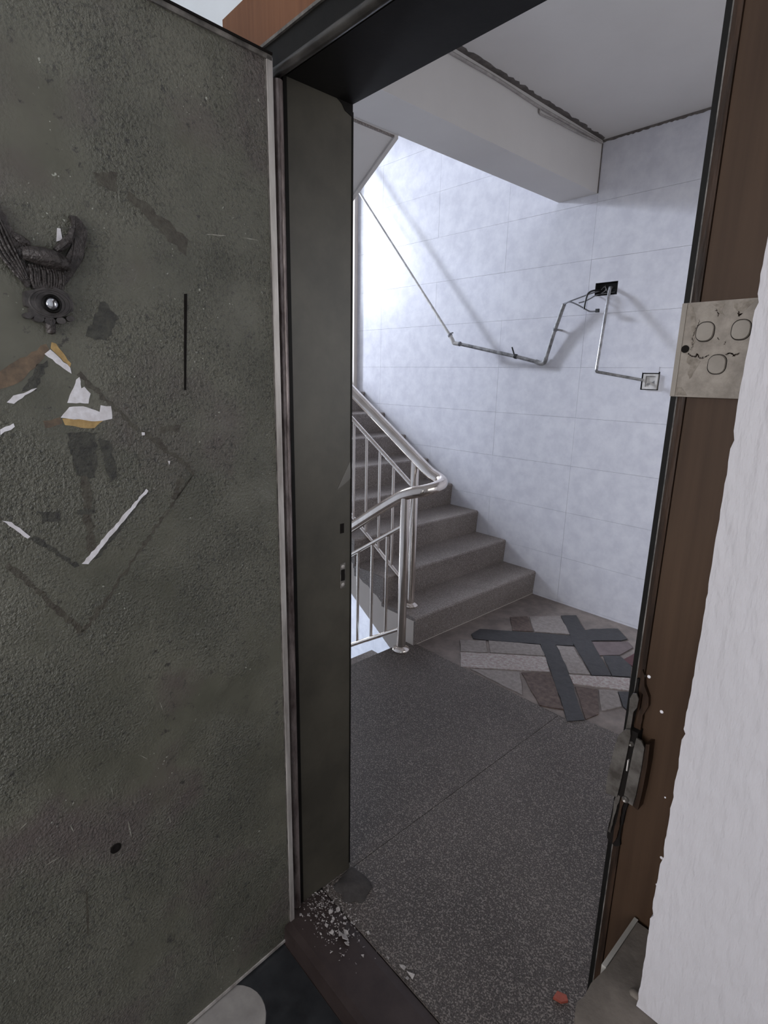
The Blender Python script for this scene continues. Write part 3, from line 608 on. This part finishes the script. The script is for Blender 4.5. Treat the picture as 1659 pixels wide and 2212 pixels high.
c1 = thing('wall_conduit', 'long pale conduit hanging off the tiled wall, sloping down over the stairs', 'conduit', (-0.94, D, 1.53))
O1 = Vector((-0.94, D, 1.53)); l1 = lambda p: tuple(Vector(p) - O1)
obj('sloping_pipe', tb([l1((-2.86, 2.205, 3.087)), l1((-2.64, 2.205, 2.844)), l1((-1.625, 2.205, 1.725))], 0.0095, 12), M['conduit_white'], c1, smooth=True)
obj('elbow', tb([l1(p) for p in curve_pts([(-1.628, 2.205, 1.728), (-1.600, 2.206, 1.692), (-1.590, 2.208, 1.672), (-1.570, 2.211, 1.667), (-1.545, 2.214, 1.664)], 4)], 0.0135, 12), M['conduit_white'], c1, smooth=True)
obj('level_pipe', tb([l1(p) for p in [(-1.552, 2.214, 1.666), (-1.11, 2.270, 1.577), (-0.955, 2.300, 1.540)]], 0.0115, 12), M['conduit'], c1, smooth=True)
obj('elbow', tb([l1(p) for p in curve_pts([(-0.975, 2.298, 1.545), (-0.945, 2.303, 1.535), (-0.920, 2.306, 1.540), (-0.908, 2.304, 1.568)], 4)], 0.0145, 12), M['conduit'], c1, smooth=True)
obj('rising_pipe', tb([l1(p) for p in [(-0.911, 2.305, 1.556), (-0.856, 2.290, 1.725), (-0.793, 2.265, 1.872)]], 0.0115, 12), M['conduit'], c1, smooth=True)
def clip(p, d, r=0.016, w=0.008):
    d = Vector(d).normalized(); p = Vector(p)
    bm = tb([l1(p - d * w), l1(p + d * w)], r, 14)
    return bm
obj('pipe_clip', clip((-1.622, 2.205, 1.722), (1.0, 0, -1.1), 0.016, 0.006), M['wire_grey'], c1, smooth=True)
obj('pipe_clip', clip((-1.540, 2.2155, 1.664), (1, 0.12, -0.2), 0.016, 0.005), M['wire_grey'], c1, smooth=True)
k1 = obj('pipe_clip', clip((-1.11, 2.270, 1.577), (1, 0.12, -0.2), 0.015, 0.008), M['black_plastic'], c1, smooth=True)
obj('clip_nail', tb([l1((-1.118, 2.262, 1.590)), l1((-1.130, 2.250, 1.635))], 0.0045, 8), M['black_plastic'], k1)
k2 = obj('pipe_clip', clip((-0.853, 2.289, 1.733), (0.06, -0.02, 0.16), 0.015, 0.007), M['wire_grey'], c1, smooth=True)
obj('clip_nail', tb([l1((-0.853, 2.290, 1.733)), l1((-0.838, 2.302, 1.731)), l1((-0.826, D - 0.001, 1.728))], 0.006, 8), M['conduit'], k2)
obj('clip_nail', tb([l1((-1.625, 2.205, 1.735)), l1((-1.612, 2.225, 1.742))], 0.0045, 8), M['conduit'], c1)
obj('anchor_nail', tb([l1((-0.945, 2.305, 1.535)), l1((-0.945, D - 0.001, 1.530))], 0.005, 8), M['conduit'], c1)

c2 = thing('wall_conduit', 'bright metal tube bent in an L from the black hole down to the wall outlet', 'conduit', (-0.303, D, 1.445))
O2 = Vector((-0.303, D, 1.445)); l2 = lambda p: tuple(Vector(p) - O2)
obj('drop_tube', tb([l2(p) for p in [(-0.552, 2.345, 1.950), (-0.546, 2.318, 1.946), (-0.534, 2.29, 1.916), (-0.482, 2.137, 1.492)]], 0.0085, 12), M['metal_tube'], c2, smooth=True)
obj('cross_tube', tb([l2(p) for p in [(-0.482, 2.135, 1.490), (-0.478, 2.137, 1.483), (-0.470, 2.144, 1.481), (-0.304, 2.308, 1.4445), (-0.290, 2.34, 1.442)]], 0.0080, 12), M['conduit'], c2, smooth=True)

for lab, mk, r, pts in (
    ('grey wire running straight from the pipe end to the upper edge of the black hole', 'wire_grey', 0.0038, [(-0.794, 2.265, 1.876), (-0.751, 2.255, 1.884), (-0.694, 2.265, 1.901), (-0.653, 2.285, 1.917), (-0.631, 2.320, 1.930), (-0.615, 2.372, 1.945)]),
    ('grey wire drooping to a black capped end below the hole', 'wire_grey', 0.0038, [(-0.790, 2.263, 1.870), (-0.751, 2.252, 1.880), (-0.702, 2.255, 1.861), (-0.66, 2.265, 1.837), (-0.632, 2.275, 1.822), (-0.601, 2.275, 1.82), (-0.590, 2.275, 1.822)]),
    ('thick black wire looping up from the pipe wires into the hole', 'black_plastic', 0.0052, [(-0.661, 2.262, 1.835), (-0.663, 2.272, 1.875), (-0.656, 2.275, 1.914), (-0.641, 2.285, 1.931), (-0.629, 2.322, 1.940), (-0.612, 2.372, 1.941)]),
    ('short grey wire stub entering the lower edge of the hole', 'wire_grey', 0.0035, [(-0.698, 2.261, 1.871), (-0.67, 2.272, 1.878), (-0.646, 2.292, 1.893), (-0.626, 2.323, 1.914), (-0.610, 2.372, 1.924)])):
    o = tag(obj('wire', tb(curve_pts(pts, 5), r, 8), M[mk], None, smooth=True), lab, 'wire')
    if 'capped' in lab:
        obj('end_cap', boxes((-0.594, -0.576, 2.268, 2.283, 1.813, 1.832)), M['black_plastic'], o)

ou = thing('wall_outlet', 'small square outlet box with a loose plate low on the tiled wall', 'outlet', (-0.2605, D, 1.390))
obj('recess', boxes((-0.048, 0.048, 0.045, 0.05, 0, 0.098), (-0.048, 0.048, 0.001, 0.045, -0.0005, 0.001), (-0.048, 0.048, 0.001, 0.045, 0.097, 0.0985), (-0.0485, -0.047, 0.001, 0.045, 0, 0.098), (0.047, 0.0485, 0.001, 0.045, 0, 0.098)), M['black_plastic'], ou)
pf = obj('plate', boxes(*[(a, b, -0.010, 0.012, c, d) for a, b, c, d in grid_rects(-0.036, 0.042, 0.005, 0.086, [(-0.022, 0.031, 0.017, 0.075)])]), M['conduit_white'], ou)
obj('inner_plate', boxes((-0.022, 0.031, -0.004, 0.012, 0.017, 0.075)), M['conduit_white'], pf)
for pts in ([(-0.018, 0.026), (-0.012, 0.036), (0.000, 0.039), (0.006, 0.032), (-0.004, 0.025)], [(0.010, 0.040), (0.026, 0.050), (0.026, 0.036)]):
    obj('scuff', pr(ragged(pts, 0.001, 0.004), -0.0046, -0.0041, 'y'), M['conduit'], pf)
obj('inner_rim', boxes((-0.022, 0.031, -0.0055, -0.004, 0.071, 0.075), (-0.022, -0.018, -0.0055, -0.004, 0.017, 0.071)), M['conduit'], pf)
obj('top_flap', boxes((-0.046, 0.040, -0.0015, 0.001, 0.092, 0.125)), M['tile'], ou)

# dusty cable and cracked filler where beam and ceiling meet
cb = tag(obj('ceiling_cable', tb(curve_pts([(-0.676, 0.02, 2.690), (-0.676, 0.5, 2.694), (-0.675, 1.0, 2.689), (-0.675, 1.35, 2.694), (-0.675, 1.7, 2.687), (-0.675, 2.0, 2.692), (-0.673, 2.30, 2.698)], 6), 0.0065, 8), M['cable'], None, smooth=True), 'thin dusty cable running along the top of the ceiling beam', 'cable')
obj('loose_end', tb(curve_pts([(-0.674, 1.69, 2.684), (-0.675, 1.70, 2.662), (-0.674, 1.82, 2.668), (-0.674, 2.05, 2.676), (-0.672, 2.22, 2.684)], 5), 0.0045, 7), M['cable'], cb, smooth=True)
ck = struct('trim_8', pr([(-0.6838, 0.01)] + [(-0.655 + random.uniform(-0.010, 0.006), 0.02 + 0.0228 * k) for k in range(101)] + [(-0.6838, D - 0.002)], ZC - 0.0014, ZC + 0.0004, 'z'), M['dirt_line'])
obj('crack_strip', pr([(-0.6838 + 0.013 * k, 2.7060 + random.uniform(-0.003, 0.003)) for k in range(100)] + [(0.62, 2.7178), (-0.6838, 2.7178)], D - 0.004, D - 0.0004, 'y'), M['dirt_line'], ck)
obj('crack_strip', boxes((-0.6838, -0.6795, D - 0.0055, D - 0.0009, 2.455, 2.70)), M['dirt_line'], ck)

# ------------------------------------------------------------------ the open security door
LA = 0.0679
door = thing('security_door', 'battered olive-green steel security door standing open on the left', 'door', (0.0228, -0.2145, -0.055))
door.matrix_world = Matrix(((0.0678, -0.9977, 0, 0.0228), (-0.9977, -0.0678, 0, -0.2145), (0, 0, 1, -0.055), (0, 0, 0, 1)))
# local axes: x along the leaf from the hinge, z up, -y out of the visible face
def dz(p): return (p[0], p[1] + 0.055)
LW, LH = 0.88, 2.062
obj('leaf', boxes((0.002, LW, 0.0, 0.045, 0.0, LH)), M['leaf'], door)
def slab(name, pts, th, m, parent=door, off=0.0, amp=0.0, step=0.01, **k):
    P = [dz(p) for p in pts]
    if amp: P = ragged(P, amp, step)
    return obj(name, pr(P, -th - off, 0.0005 - off if off else 0.0005, 'y'), m, parent, **k)
slab('edge_rim', [(-0.001, -0.053), (0.0115, -0.053), (0.0115, 2.004), (-0.001, 2.004)], 0.004, M['rim'], bevel=0.001)
slab('edge_seam', [(0.0115, -0.05), (0.0140, -0.05), (0.0140, 2.0), (0.0115, 2.0)], 0.0012, M['rim_dark'])
slab('top_rim', [(0.0, 1.9985), (LW, 1.9985), (LW, 2.007), (0.0, 2.007)], 0.004, M['rim_dark'], bevel=0.001)
obj('top_edge', boxes((0.0, LW, -0.006, 0.05, LH, LH + 0.004)), M['seam'], door)
slab('bottom_rim', [(0.0115, -0.0535), (LW, -0.0535), (LW, -0.046), (0.0115, -0.046)], 0.003, M['rim'], bevel=0.001)
slab('keyslot', [(0.2005, 1.573), (0.1945, 1.574), (0.2085, 1.406), (0.2125, 1.406)], 0.0006, M['seam'])
obj('bolt_hole', lt([(0.0105, 0.0006), (0.008, 0.0012), (0.0055, 0.0004), (0, 0.0004)], 16, (0.417, -0.0003, 0.531 + 0.055), (0, -1, 0)), M['seam'], door, smooth=True)

# cast ornament round the peephole: spread wings, feathered breast, scalloped plate
orn = obj('ornament', pr([dz(p) for p in [(0.442, 1.583), (0.397, 1.588), (0.392, 1.581), (0.396, 1.568), (0.403, 1.556), (0.424, 1.553), (0.440, 1.553), (0.444, 1.568)]], -0.011, 0.0005, 'y'), M['bronze'], door, bevel=0.003)
WR = [(0.378, 1.664), (0.369, 1.664), (0.362, 1.657), (0.356, 1.646), (0.357, 1.635), (0.361, 1.623), (0.366, 1.615), (0.368, 1.603), (0.375, 1.593), (0.384, 1.582), (0.391, 1.574), (0.393, 1.566), (0.403, 1.561), (0.398, 1.58), (0.39, 1.594), (0.393, 1.6), (0.381, 1.62), (0.375, 1.639), (0.376, 1.653)]
WL = [(0.486, 1.672), (0.476, 1.662), (0.463, 1.647), (0.461, 1.637), (0.454, 1.624), (0.445, 1.615), (0.446, 1.609), (0.448, 1.602), (0.445, 1.586), (0.439, 1.575), (0.438, 1.56), (0.448, 1.554), (0.457, 1.571), (0.468, 1.583), (0.478, 1.598), (0.490, 1.622), (0.495, 1.650)]
obj('wing', pr([dz(p) for p in WR], -0.008, 0.0005, 'y'), M['bronze'], orn, bevel=0.0018)
obj('wing', pr([dz(p) for p in WL], -0.008, 0.0005, 'y'), M['bronze'], orn, bevel=0.0018)
def feather(pts, r):
    P = [(a, -0.008, b + 0.055) for a, b in pts]; c = curve_pts(P, 4); n = len(c)
    return tb([tuple(v) for v in c], r, 7, [r * (0.55 + 0.45 * math.sin(PI * (0.15 + 0.85 * i / (n - 1)))) for i in range(n)])
for k in [v * 0.62 for v in range(8)]:
    obj('feather', feather([(0.399 - 0.004 * k, 1.572 + 0.003 * k), (0.385 - 0.004 * k, 1.593 + 0.003 * k), (0.377 - 0.003 * k, 1.618 + 0.002 * k), (0.374 - 0.0035 * k, 1.640), (0.373 - 0.003 * k, 1.658 - 0.003 * k)], 0.0019), M['bronze'], orn, smooth=True)
for k in range(5):
    obj('feather', feather([(0.445 + 0.002 * k, 1.566 - 0.001 * k), (0.453 + 0.003 * k, 1.590 - 0.003 * k), (0.462 + 0.004 * k, 1.615 - 0.004 * k), (0.470 + 0.004 * k, 1.638), (0.480 + 0.003 * k, 1.660)], 0.0024), M['bronze'], orn, smooth=True)
for k in range(9):
    obj('feather', feather([(0.398 - 0.0012 * k, 1.562 + 0.0015 * k), (0.393 - 0.0018 * k, 1.573 + 0.002 * k), (0.388 - 0.0020 * k, 1.583 + 0.0022 * k), (0.381 - 0.0016 * k, 1.592 + 0.0030 * k)], 0.0016), M['bronze'], orn, smooth=True)
for k in range(13):
    a = 0.4415 - 0.0036 * k; j = random.uniform(-0.0012, 0.0012)
    obj('feather', tb([tuple(v) for v in curve_pts([(a, -0.0100, 1.586 + 0.055), (a - 0.0006 + j, -0.0122, 1.576 + 0.055), (a + j, -0.0118, 1.566 + 0.055), (a + (0.42 - a) * 0.12, -0.0095, 1.556 + 0.055)], 3)], 0.0019, 6), M['bronze'], orn, smooth=True)
bm = tb([tuple(v) for v in curve_pts([(0.447, -0.010, 1.655), (0.438, -0.014, 1.654), (0.424, -0.017, 1.653), (0.410, -0.017, 1.650), (0.400, -0.016, 1.647), (0.394, -0.014, 1.644), (0.3915, -0.012, 1.640)], 4)], 0.012, 12, [0.006 + 0.0075 * math.sin(PI * min(1, 0.12 + i / 24 * 0.9)) if i < 22 else 0.0045 - 0.001 * (i - 21) for i in range(25)])
obj('head', bm, M['bronze'], orn, smooth=True)
obj('beak', tb([(0.396, -0.016, 1.642), (0.3925, -0.0175, 1.6405), (0.3915, -0.016, 1.636)], 0.003, 8, [0.0042, 0.0030, 0.0008]), M['bronze'], orn, smooth=True)
obj('limb', feather([(0.404, 1.610), (0.396, 1.617), (0.387, 1.626), (0.380, 1.636), (0.3765, 1.647)], 0.0065), M['bronze'], orn, smooth=True)
obj('limb', feather([(0.437, 1.612), (0.443, 1.615), (0.451, 1.620), (0.457, 1.624)], 0.006), M['bronze'], orn, smooth=True)
obj('white_streak', pr([dz(p) for p in [(0.396, 1.644), (0.3915, 1.644), (0.3905, 1.629), (0.396, 1.626), (0.399, 1.625)]], -0.0008, 0.0005, 'y'), M['paper'], door)
PLT = [(0.453, 1.548), (0.445, 1.55), (0.427, 1.556), (0.42, 1.553), (0.411, 1.558), (0.395, 1.551), (0.389, 1.538), (0.39, 1.526), (0.398, 1.522), (0.403, 1.519), (0.414, 1.515), (0.429, 1.513), (0.442, 1.512), (0.449, 1.515), (0.449, 1.526), (0.454, 1.528), (0.454, 1.537)]
pp = obj('peephole_plate', pr([dz(p) for p in PLT], -0.012, 0.0005, 'y'), M['plate_grey'], door, bevel=0.002)
for rx, rz, rr in ((0.0275, 0.0195, 0.0013), (0.0205, 0.0165, 0.0009)):
    obj('plate_ring', tb([(0.4205 + rx * math.cos(2 * PI * k / 36), -0.0121, 1.5345 + 0.055 + rz * math.sin(2 * PI * k / 36)) for k in range(37)], rr, 6), M['plate_grey'], pp, smooth=True)
for a, b, r in ((0.4515, 1.5145, 0.0062), (0.4385, 1.5110, 0.0070), (0.4240, 1.5090, 0.0075), (0.4090, 1.5105, 0.0068), (0.3955, 1.5145, 0.0058)):
    P = [(a + r * math.cos(2 * PI * k / 14), b + 0.055 + r * 0.72 * math.sin(2 * PI * k / 14)) for k in range(14)]
    obj('scallop', pr(P, -0.0128, 0.0005, 'y'), M['plate_grey'], pp, bevel=0.0012)
obj('tail', tb([(0.4225, -0.0060, 1.512 + 0.055), (0.4225, -0.0060, 1.500 + 0.055), (0.4225, -0.0055, 1.4925 + 0.055), (0.4225, -0.005, 1.490 + 0.055)], 0.007, 12, [0.0075, 0.0072, 0.0062, 0.002]), M['bronze'], pp, smooth=True)
obj('lens_ring', lt([(0.0125, -0.002), (0.0135, 0.002), (0.0122, 0.0042), (0.0102, 0.0036), (0.0098, 0.0)], 28, (0.4196, -0.0135, 1.5335 + 0.055), (0, -1, 0)), M['steel_black'], pp, smooth=True)
obj('lens', lt([(0, 0.0052), (0.0035, 0.0048), (0.0068, 0.0034), (0.0095, 0.0008), (0.0098, -0.001)], 24, (0.4196, -0.0138, 1.5335 + 0.055), (0, -1, 0)), M['lens'], pp, smooth=True)

# torn remains of a diamond paper sticker
for pts in ([(0.434, 1.461), (0.425, 1.468), (0.4, 1.441), (0.399, 1.432), (0.414, 1.444)],
            [(0.41, 1.387), (0.393, 1.423), (0.388, 1.427), (0.387, 1.409), (0.382, 1.412), (0.374, 1.401), (0.379, 1.385)],
            [(0.422, 1.364), (0.408, 1.38), (0.387, 1.381), (0.363, 1.371), (0.36, 1.382), (0.344, 1.38), (0.344, 1.359), (0.372, 1.356)],
            [(0.417, 1.118), (0.407, 1.115), (0.294, 1.228), (0.297, 1.232)],
            [(0.52, 1.212), (0.508, 1.208), (0.486, 1.18), (0.49, 1.178)],
            [(0.505, 1.35), (0.487, 1.358), (0.486, 1.353), (0.506, 1.342)],
            [(0.492, 1.389), (0.482, 1.399), (0.45, 1.41), (0.483, 1.387)],
            [(0.2965, 1.3335), (0.2915, 1.3335), (0.2915, 1.3285), (0.2965, 1.3285)],
            [(0.253, 1.279), (0.2485, 1.278), (0.251, 1.272)]):
    slab('paper_scrap', pts, 0.0007, M['paper'], amp=0.0010, step=0.006)
for pts in ([(0.422, 1.479), (0.416, 1.477), (0.398, 1.448), (0.400, 1.4425), (0.4245, 1.4695)], [(0.42, 1.3625), (0.359, 1.3565), (0.373, 1.345), (0.389, 1.346), (0.417, 1.352)]):
    slab('glue_patch', pts, 0.0005, M['ochre'], amp=0.0010, step=0.006)
slab('glue_streak', [(0.515, 1.402), (0.510, 1.424), (0.430, 1.476), (0.426, 1.466), (0.467, 1.422)], 0.0004, M['glue_brown'], amp=0.0015, step=0.008)
slab('glue_streak', [(0.4475, 1.360), (0.422, 1.365), (0.420, 1.355), (0.445, 1.349)], 0.0003, M['glue_brown'], amp=0.0015, step=0.008)
for pts in ([(0.472, 1.219), (0.439, 1.215), (0.441, 1.198), (0.468, 1.201)], [(0.415, 1.211), (0.387, 1.209), (0.387, 1.202), (0.416, 1.206)],
            [(0.372, 1.491), (0.345, 1.545), (0.338, 1.547), (0.317, 1.521), (0.341, 1.486)], [(0.447, 1.445), (0.430, 1.452), (0.452, 1.405), (0.470, 1.405)],
            [(0.302, 1.229), (0.293, 1.223), (0.392, 1.122), (0.400, 1.122)], [(0.486, 1.178), (0.480, 1.180), (0.42, 1.116), (0.428, 1.114)],
            [(0.416, 1.338), (0.372, 1.338), (0.380, 1.262), (0.410, 1.270)], [(0.368, 1.330), (0.352, 1.322), (0.345, 1.262), (0.360, 1.250)]):
    slab('dark_residue', pts, 0.0004, M['tar'], amp=0.0030, step=0.007)
for pts in ([(0.392, 1.430), (0.386, 1.436), (0.300, 1.340), (0.306, 1.336)], [(0.296, 1.335), (0.286, 1.335), (0.200, 1.255), (0.206, 1.248)], [(0.232, 1.245), (0.222, 1.240), (0.246, 1.205), (0.254, 1.210)],
            [(0.210, 1.245), (0.201, 1.250), (0.425, 0.992), (0.433, 0.996)], [(0.525, 1.140), (0.520, 1.145), (0.425, 0.998), (0.432, 0.992)],
            [(0.260, 1.340), (0.225, 1.342), (0.226, 1.330), (0.262, 1.330)], [(0.335, 1.735), (0.300, 1.742), (0.302, 1.712), (0.330, 1.715)], [(0.290, 1.725), (0.245, 1.700), (0.185, 1.665), (0.190, 1.635), (0.235, 1.665), (0.286, 1.710)],
            [(0.405, 1.300), (0.390, 1.302), (0.392, 1.130), (0.404, 1.130)]):
    slab('brown_residue', pts, 0.0003, M['tar_brown'], amp=0.0035, step=0.007)

# scratches and a long shallow scuff in the paint
M['scratch'] = mat('pale_scratch', (0.40, 0.385, 0.33), 0.5, col2=(0.20, 0.19, 0.155), vscale=120)
for (a, b), w in ((((0.389, 0.577), (0.386, 0.531)), 0.0009), (((0.308, 0.535), (0.307, 0.514)), 0.0012), (((0.318, 0.139), (0.328, 0.108)), 0.0010), (((0.356, 0.709), (0.340, 0.690)), 0.0008),
                  (((0.564, 0.672), (0.549, 0.681)), 0.0010), (((0.488, 0.635), (0.483, 0.612)), 0.0008), (((0.229, 0.089), (0.227, 0.015)), 0.0006), (((0.534, 0.577), (0.510, 0.579)), 0.0008),
                  (((0.307, 0.804), (0.302, 0.781)), 0.0008), (((0.412, 0.669), (0.411, 0.647)), 0.0007), (((0.159, 1.678), (0.100, 1.685)), 0.0011), (((0.079, 1.687), (0.040, 1.688)), 0.0010)):
    d = Vector((b[0] - a[0], b[1] - a[1], 0)).normalized(); nx, nz = -d.y * w, d.x * w; mid = ((a[0] + b[0]) / 2, (a[1] + b[1]) / 2)
    slab('scratch', [a, (mid[0] + nx, mid[1] + nz), b, (mid[0] - nx, mid[1] - nz)], 0.0003, M['scratch'], amp=0.0005, step=0.006)
slab('scuff', [(0.478, 0.480), (0.481, 0.430), (0.486, 0.374), (0.483, 0.374), (0.4775, 0.430), (0.475, 0.470)], 0.0003, M['tar_brown'], amp=0.0008, step=0.01)

# ------------------------------------------------------------------ debris on the threshold
flakes = [(0.097, -0.135), (0.100, -0.160), (0.189, -0.089), (0.226, -0.137), (0.272, -0.094), (0.313, -0.082), (0.341, -0.092), (0.145, -0.148), (0.160, -0.145), (0.152, -0.132), (0.070, -0.150), (0.060, -0.165),
          (0.115, -0.110), (0.130, -0.120), (0.175, -0.150), (0.085, -0.110), (0.125, -0.160), (0.045, -0.180), (0.030, -0.195), (0.078, -0.128), (0.140, -0.105), (0.345, -0.080), (0.110, -0.185), (0.168, -0.122)]
for i, (x, y) in enumerate(flakes):
    s = random.uniform(0.004, 0.009) * (1.6 if i in (6, 7, 8, 21) else 1.0)
    nn = random.choice((3, 4, 4, 5)); a0 = random.uniform(0, 6)
    P = [(s * random.uniform(0.55, 1.5) * math.cos(a0 + k * 2 * PI / nn), s * random.uniform(0.4, 1.2) * math.sin(a0 + k * 2 * PI / nn)) for k in range(nn)]
    bm = pr(P, 0.0, s * 0.22, 'z'); bmesh.ops.rotate(bm, verts=bm.verts, cent=(0, 0, 0), matrix=Matrix.Rotation(random.uniform(-0.6, 0.6), 3, 'X'))
    lo = min(v.co.z for v in bm.verts)
    o = tag(obj('plaster_flake', bm, M['flake']), {6: 'largest pale plaster flake, at the outer edge of the threshold far from the jamb', 21: 'pale flake touching the largest flake at the threshold edge', 4: 'lone pale flake halfway along the outer edge of the threshold', 3: 'lone pale flake in the bare middle of the threshold'}.get(i, 'pale plaster flake in the crumb heap on the threshold by the left jamb'), 'debris', 'plaster flakes on the threshold')
    o.location = (x, y, 0.0003 - lo)
bm = bmesh.new()
for _ in range(420):
    x = abs(random.gauss(0.07, 0.06)) + 0.002; y = -0.125 + random.gauss(0, 0.035) - 0.15 * x * 0.5
    if y < -0.22 or y > -0.01: continue
    s = random.uniform(0.0008, 0.0036); z0 = 0.0002
    vs = [bm.verts.new((x + s * random.uniform(-1.4, 1.4), y + s * random.uniform(-1.4, 1.4), z0 + s * random.uniform(0, 1.1))) for _ in range(4)]
    for f in ((0, 1, 2), (0, 1, 3), (0, 2, 3), (1, 2, 3)): bm.faces.new([vs[i] for i in f])
tag(obj('rubble_crumbs', bm, M['flake']), 'scattered fine plaster crumbs in the corner of the threshold', 'debris', kind='stuff')
# lump of dark cement against the foot of the jamb
bm = bmesh.new(); bmesh.ops.create_icosphere(bm, subdivisions=3, radius=1.0)
for v in bm.verts:
    n = 1 + 0.22 * math.sin(5 * v.co.x + 2) * math.cos(4 * v.co.y + 1) + random.uniform(-0.06, 0.06)
    v.co = Vector((v.co.x * 0.052 * n, v.co.y * 0.050 * n, max(v.co.z, -0.05) * 0.016 * n))
o = tag(obj('cement_lump', bm, M['rubble'], None, smooth=True), 'dark smeared cement lump at the foot of the left jamb', 'debris'); o.location = (0.056, -0.034, -0.0012)
bm = pr([(-0.017, -0.010), (0.002, -0.014), (0.017, -0.006), (0.013, 0.006), (-0.008, 0.008)], 0.0, 0.007, 'z')
o = tag(obj('red_fragment', bm, M['red_chip'], None, bevel=0.0015), 'small faded red fragment on the dark floor near the right jamb', 'debris'); o.location = (0.614, 0.153, 0.0003); o.rotation_euler = (0, 0, 0.5)
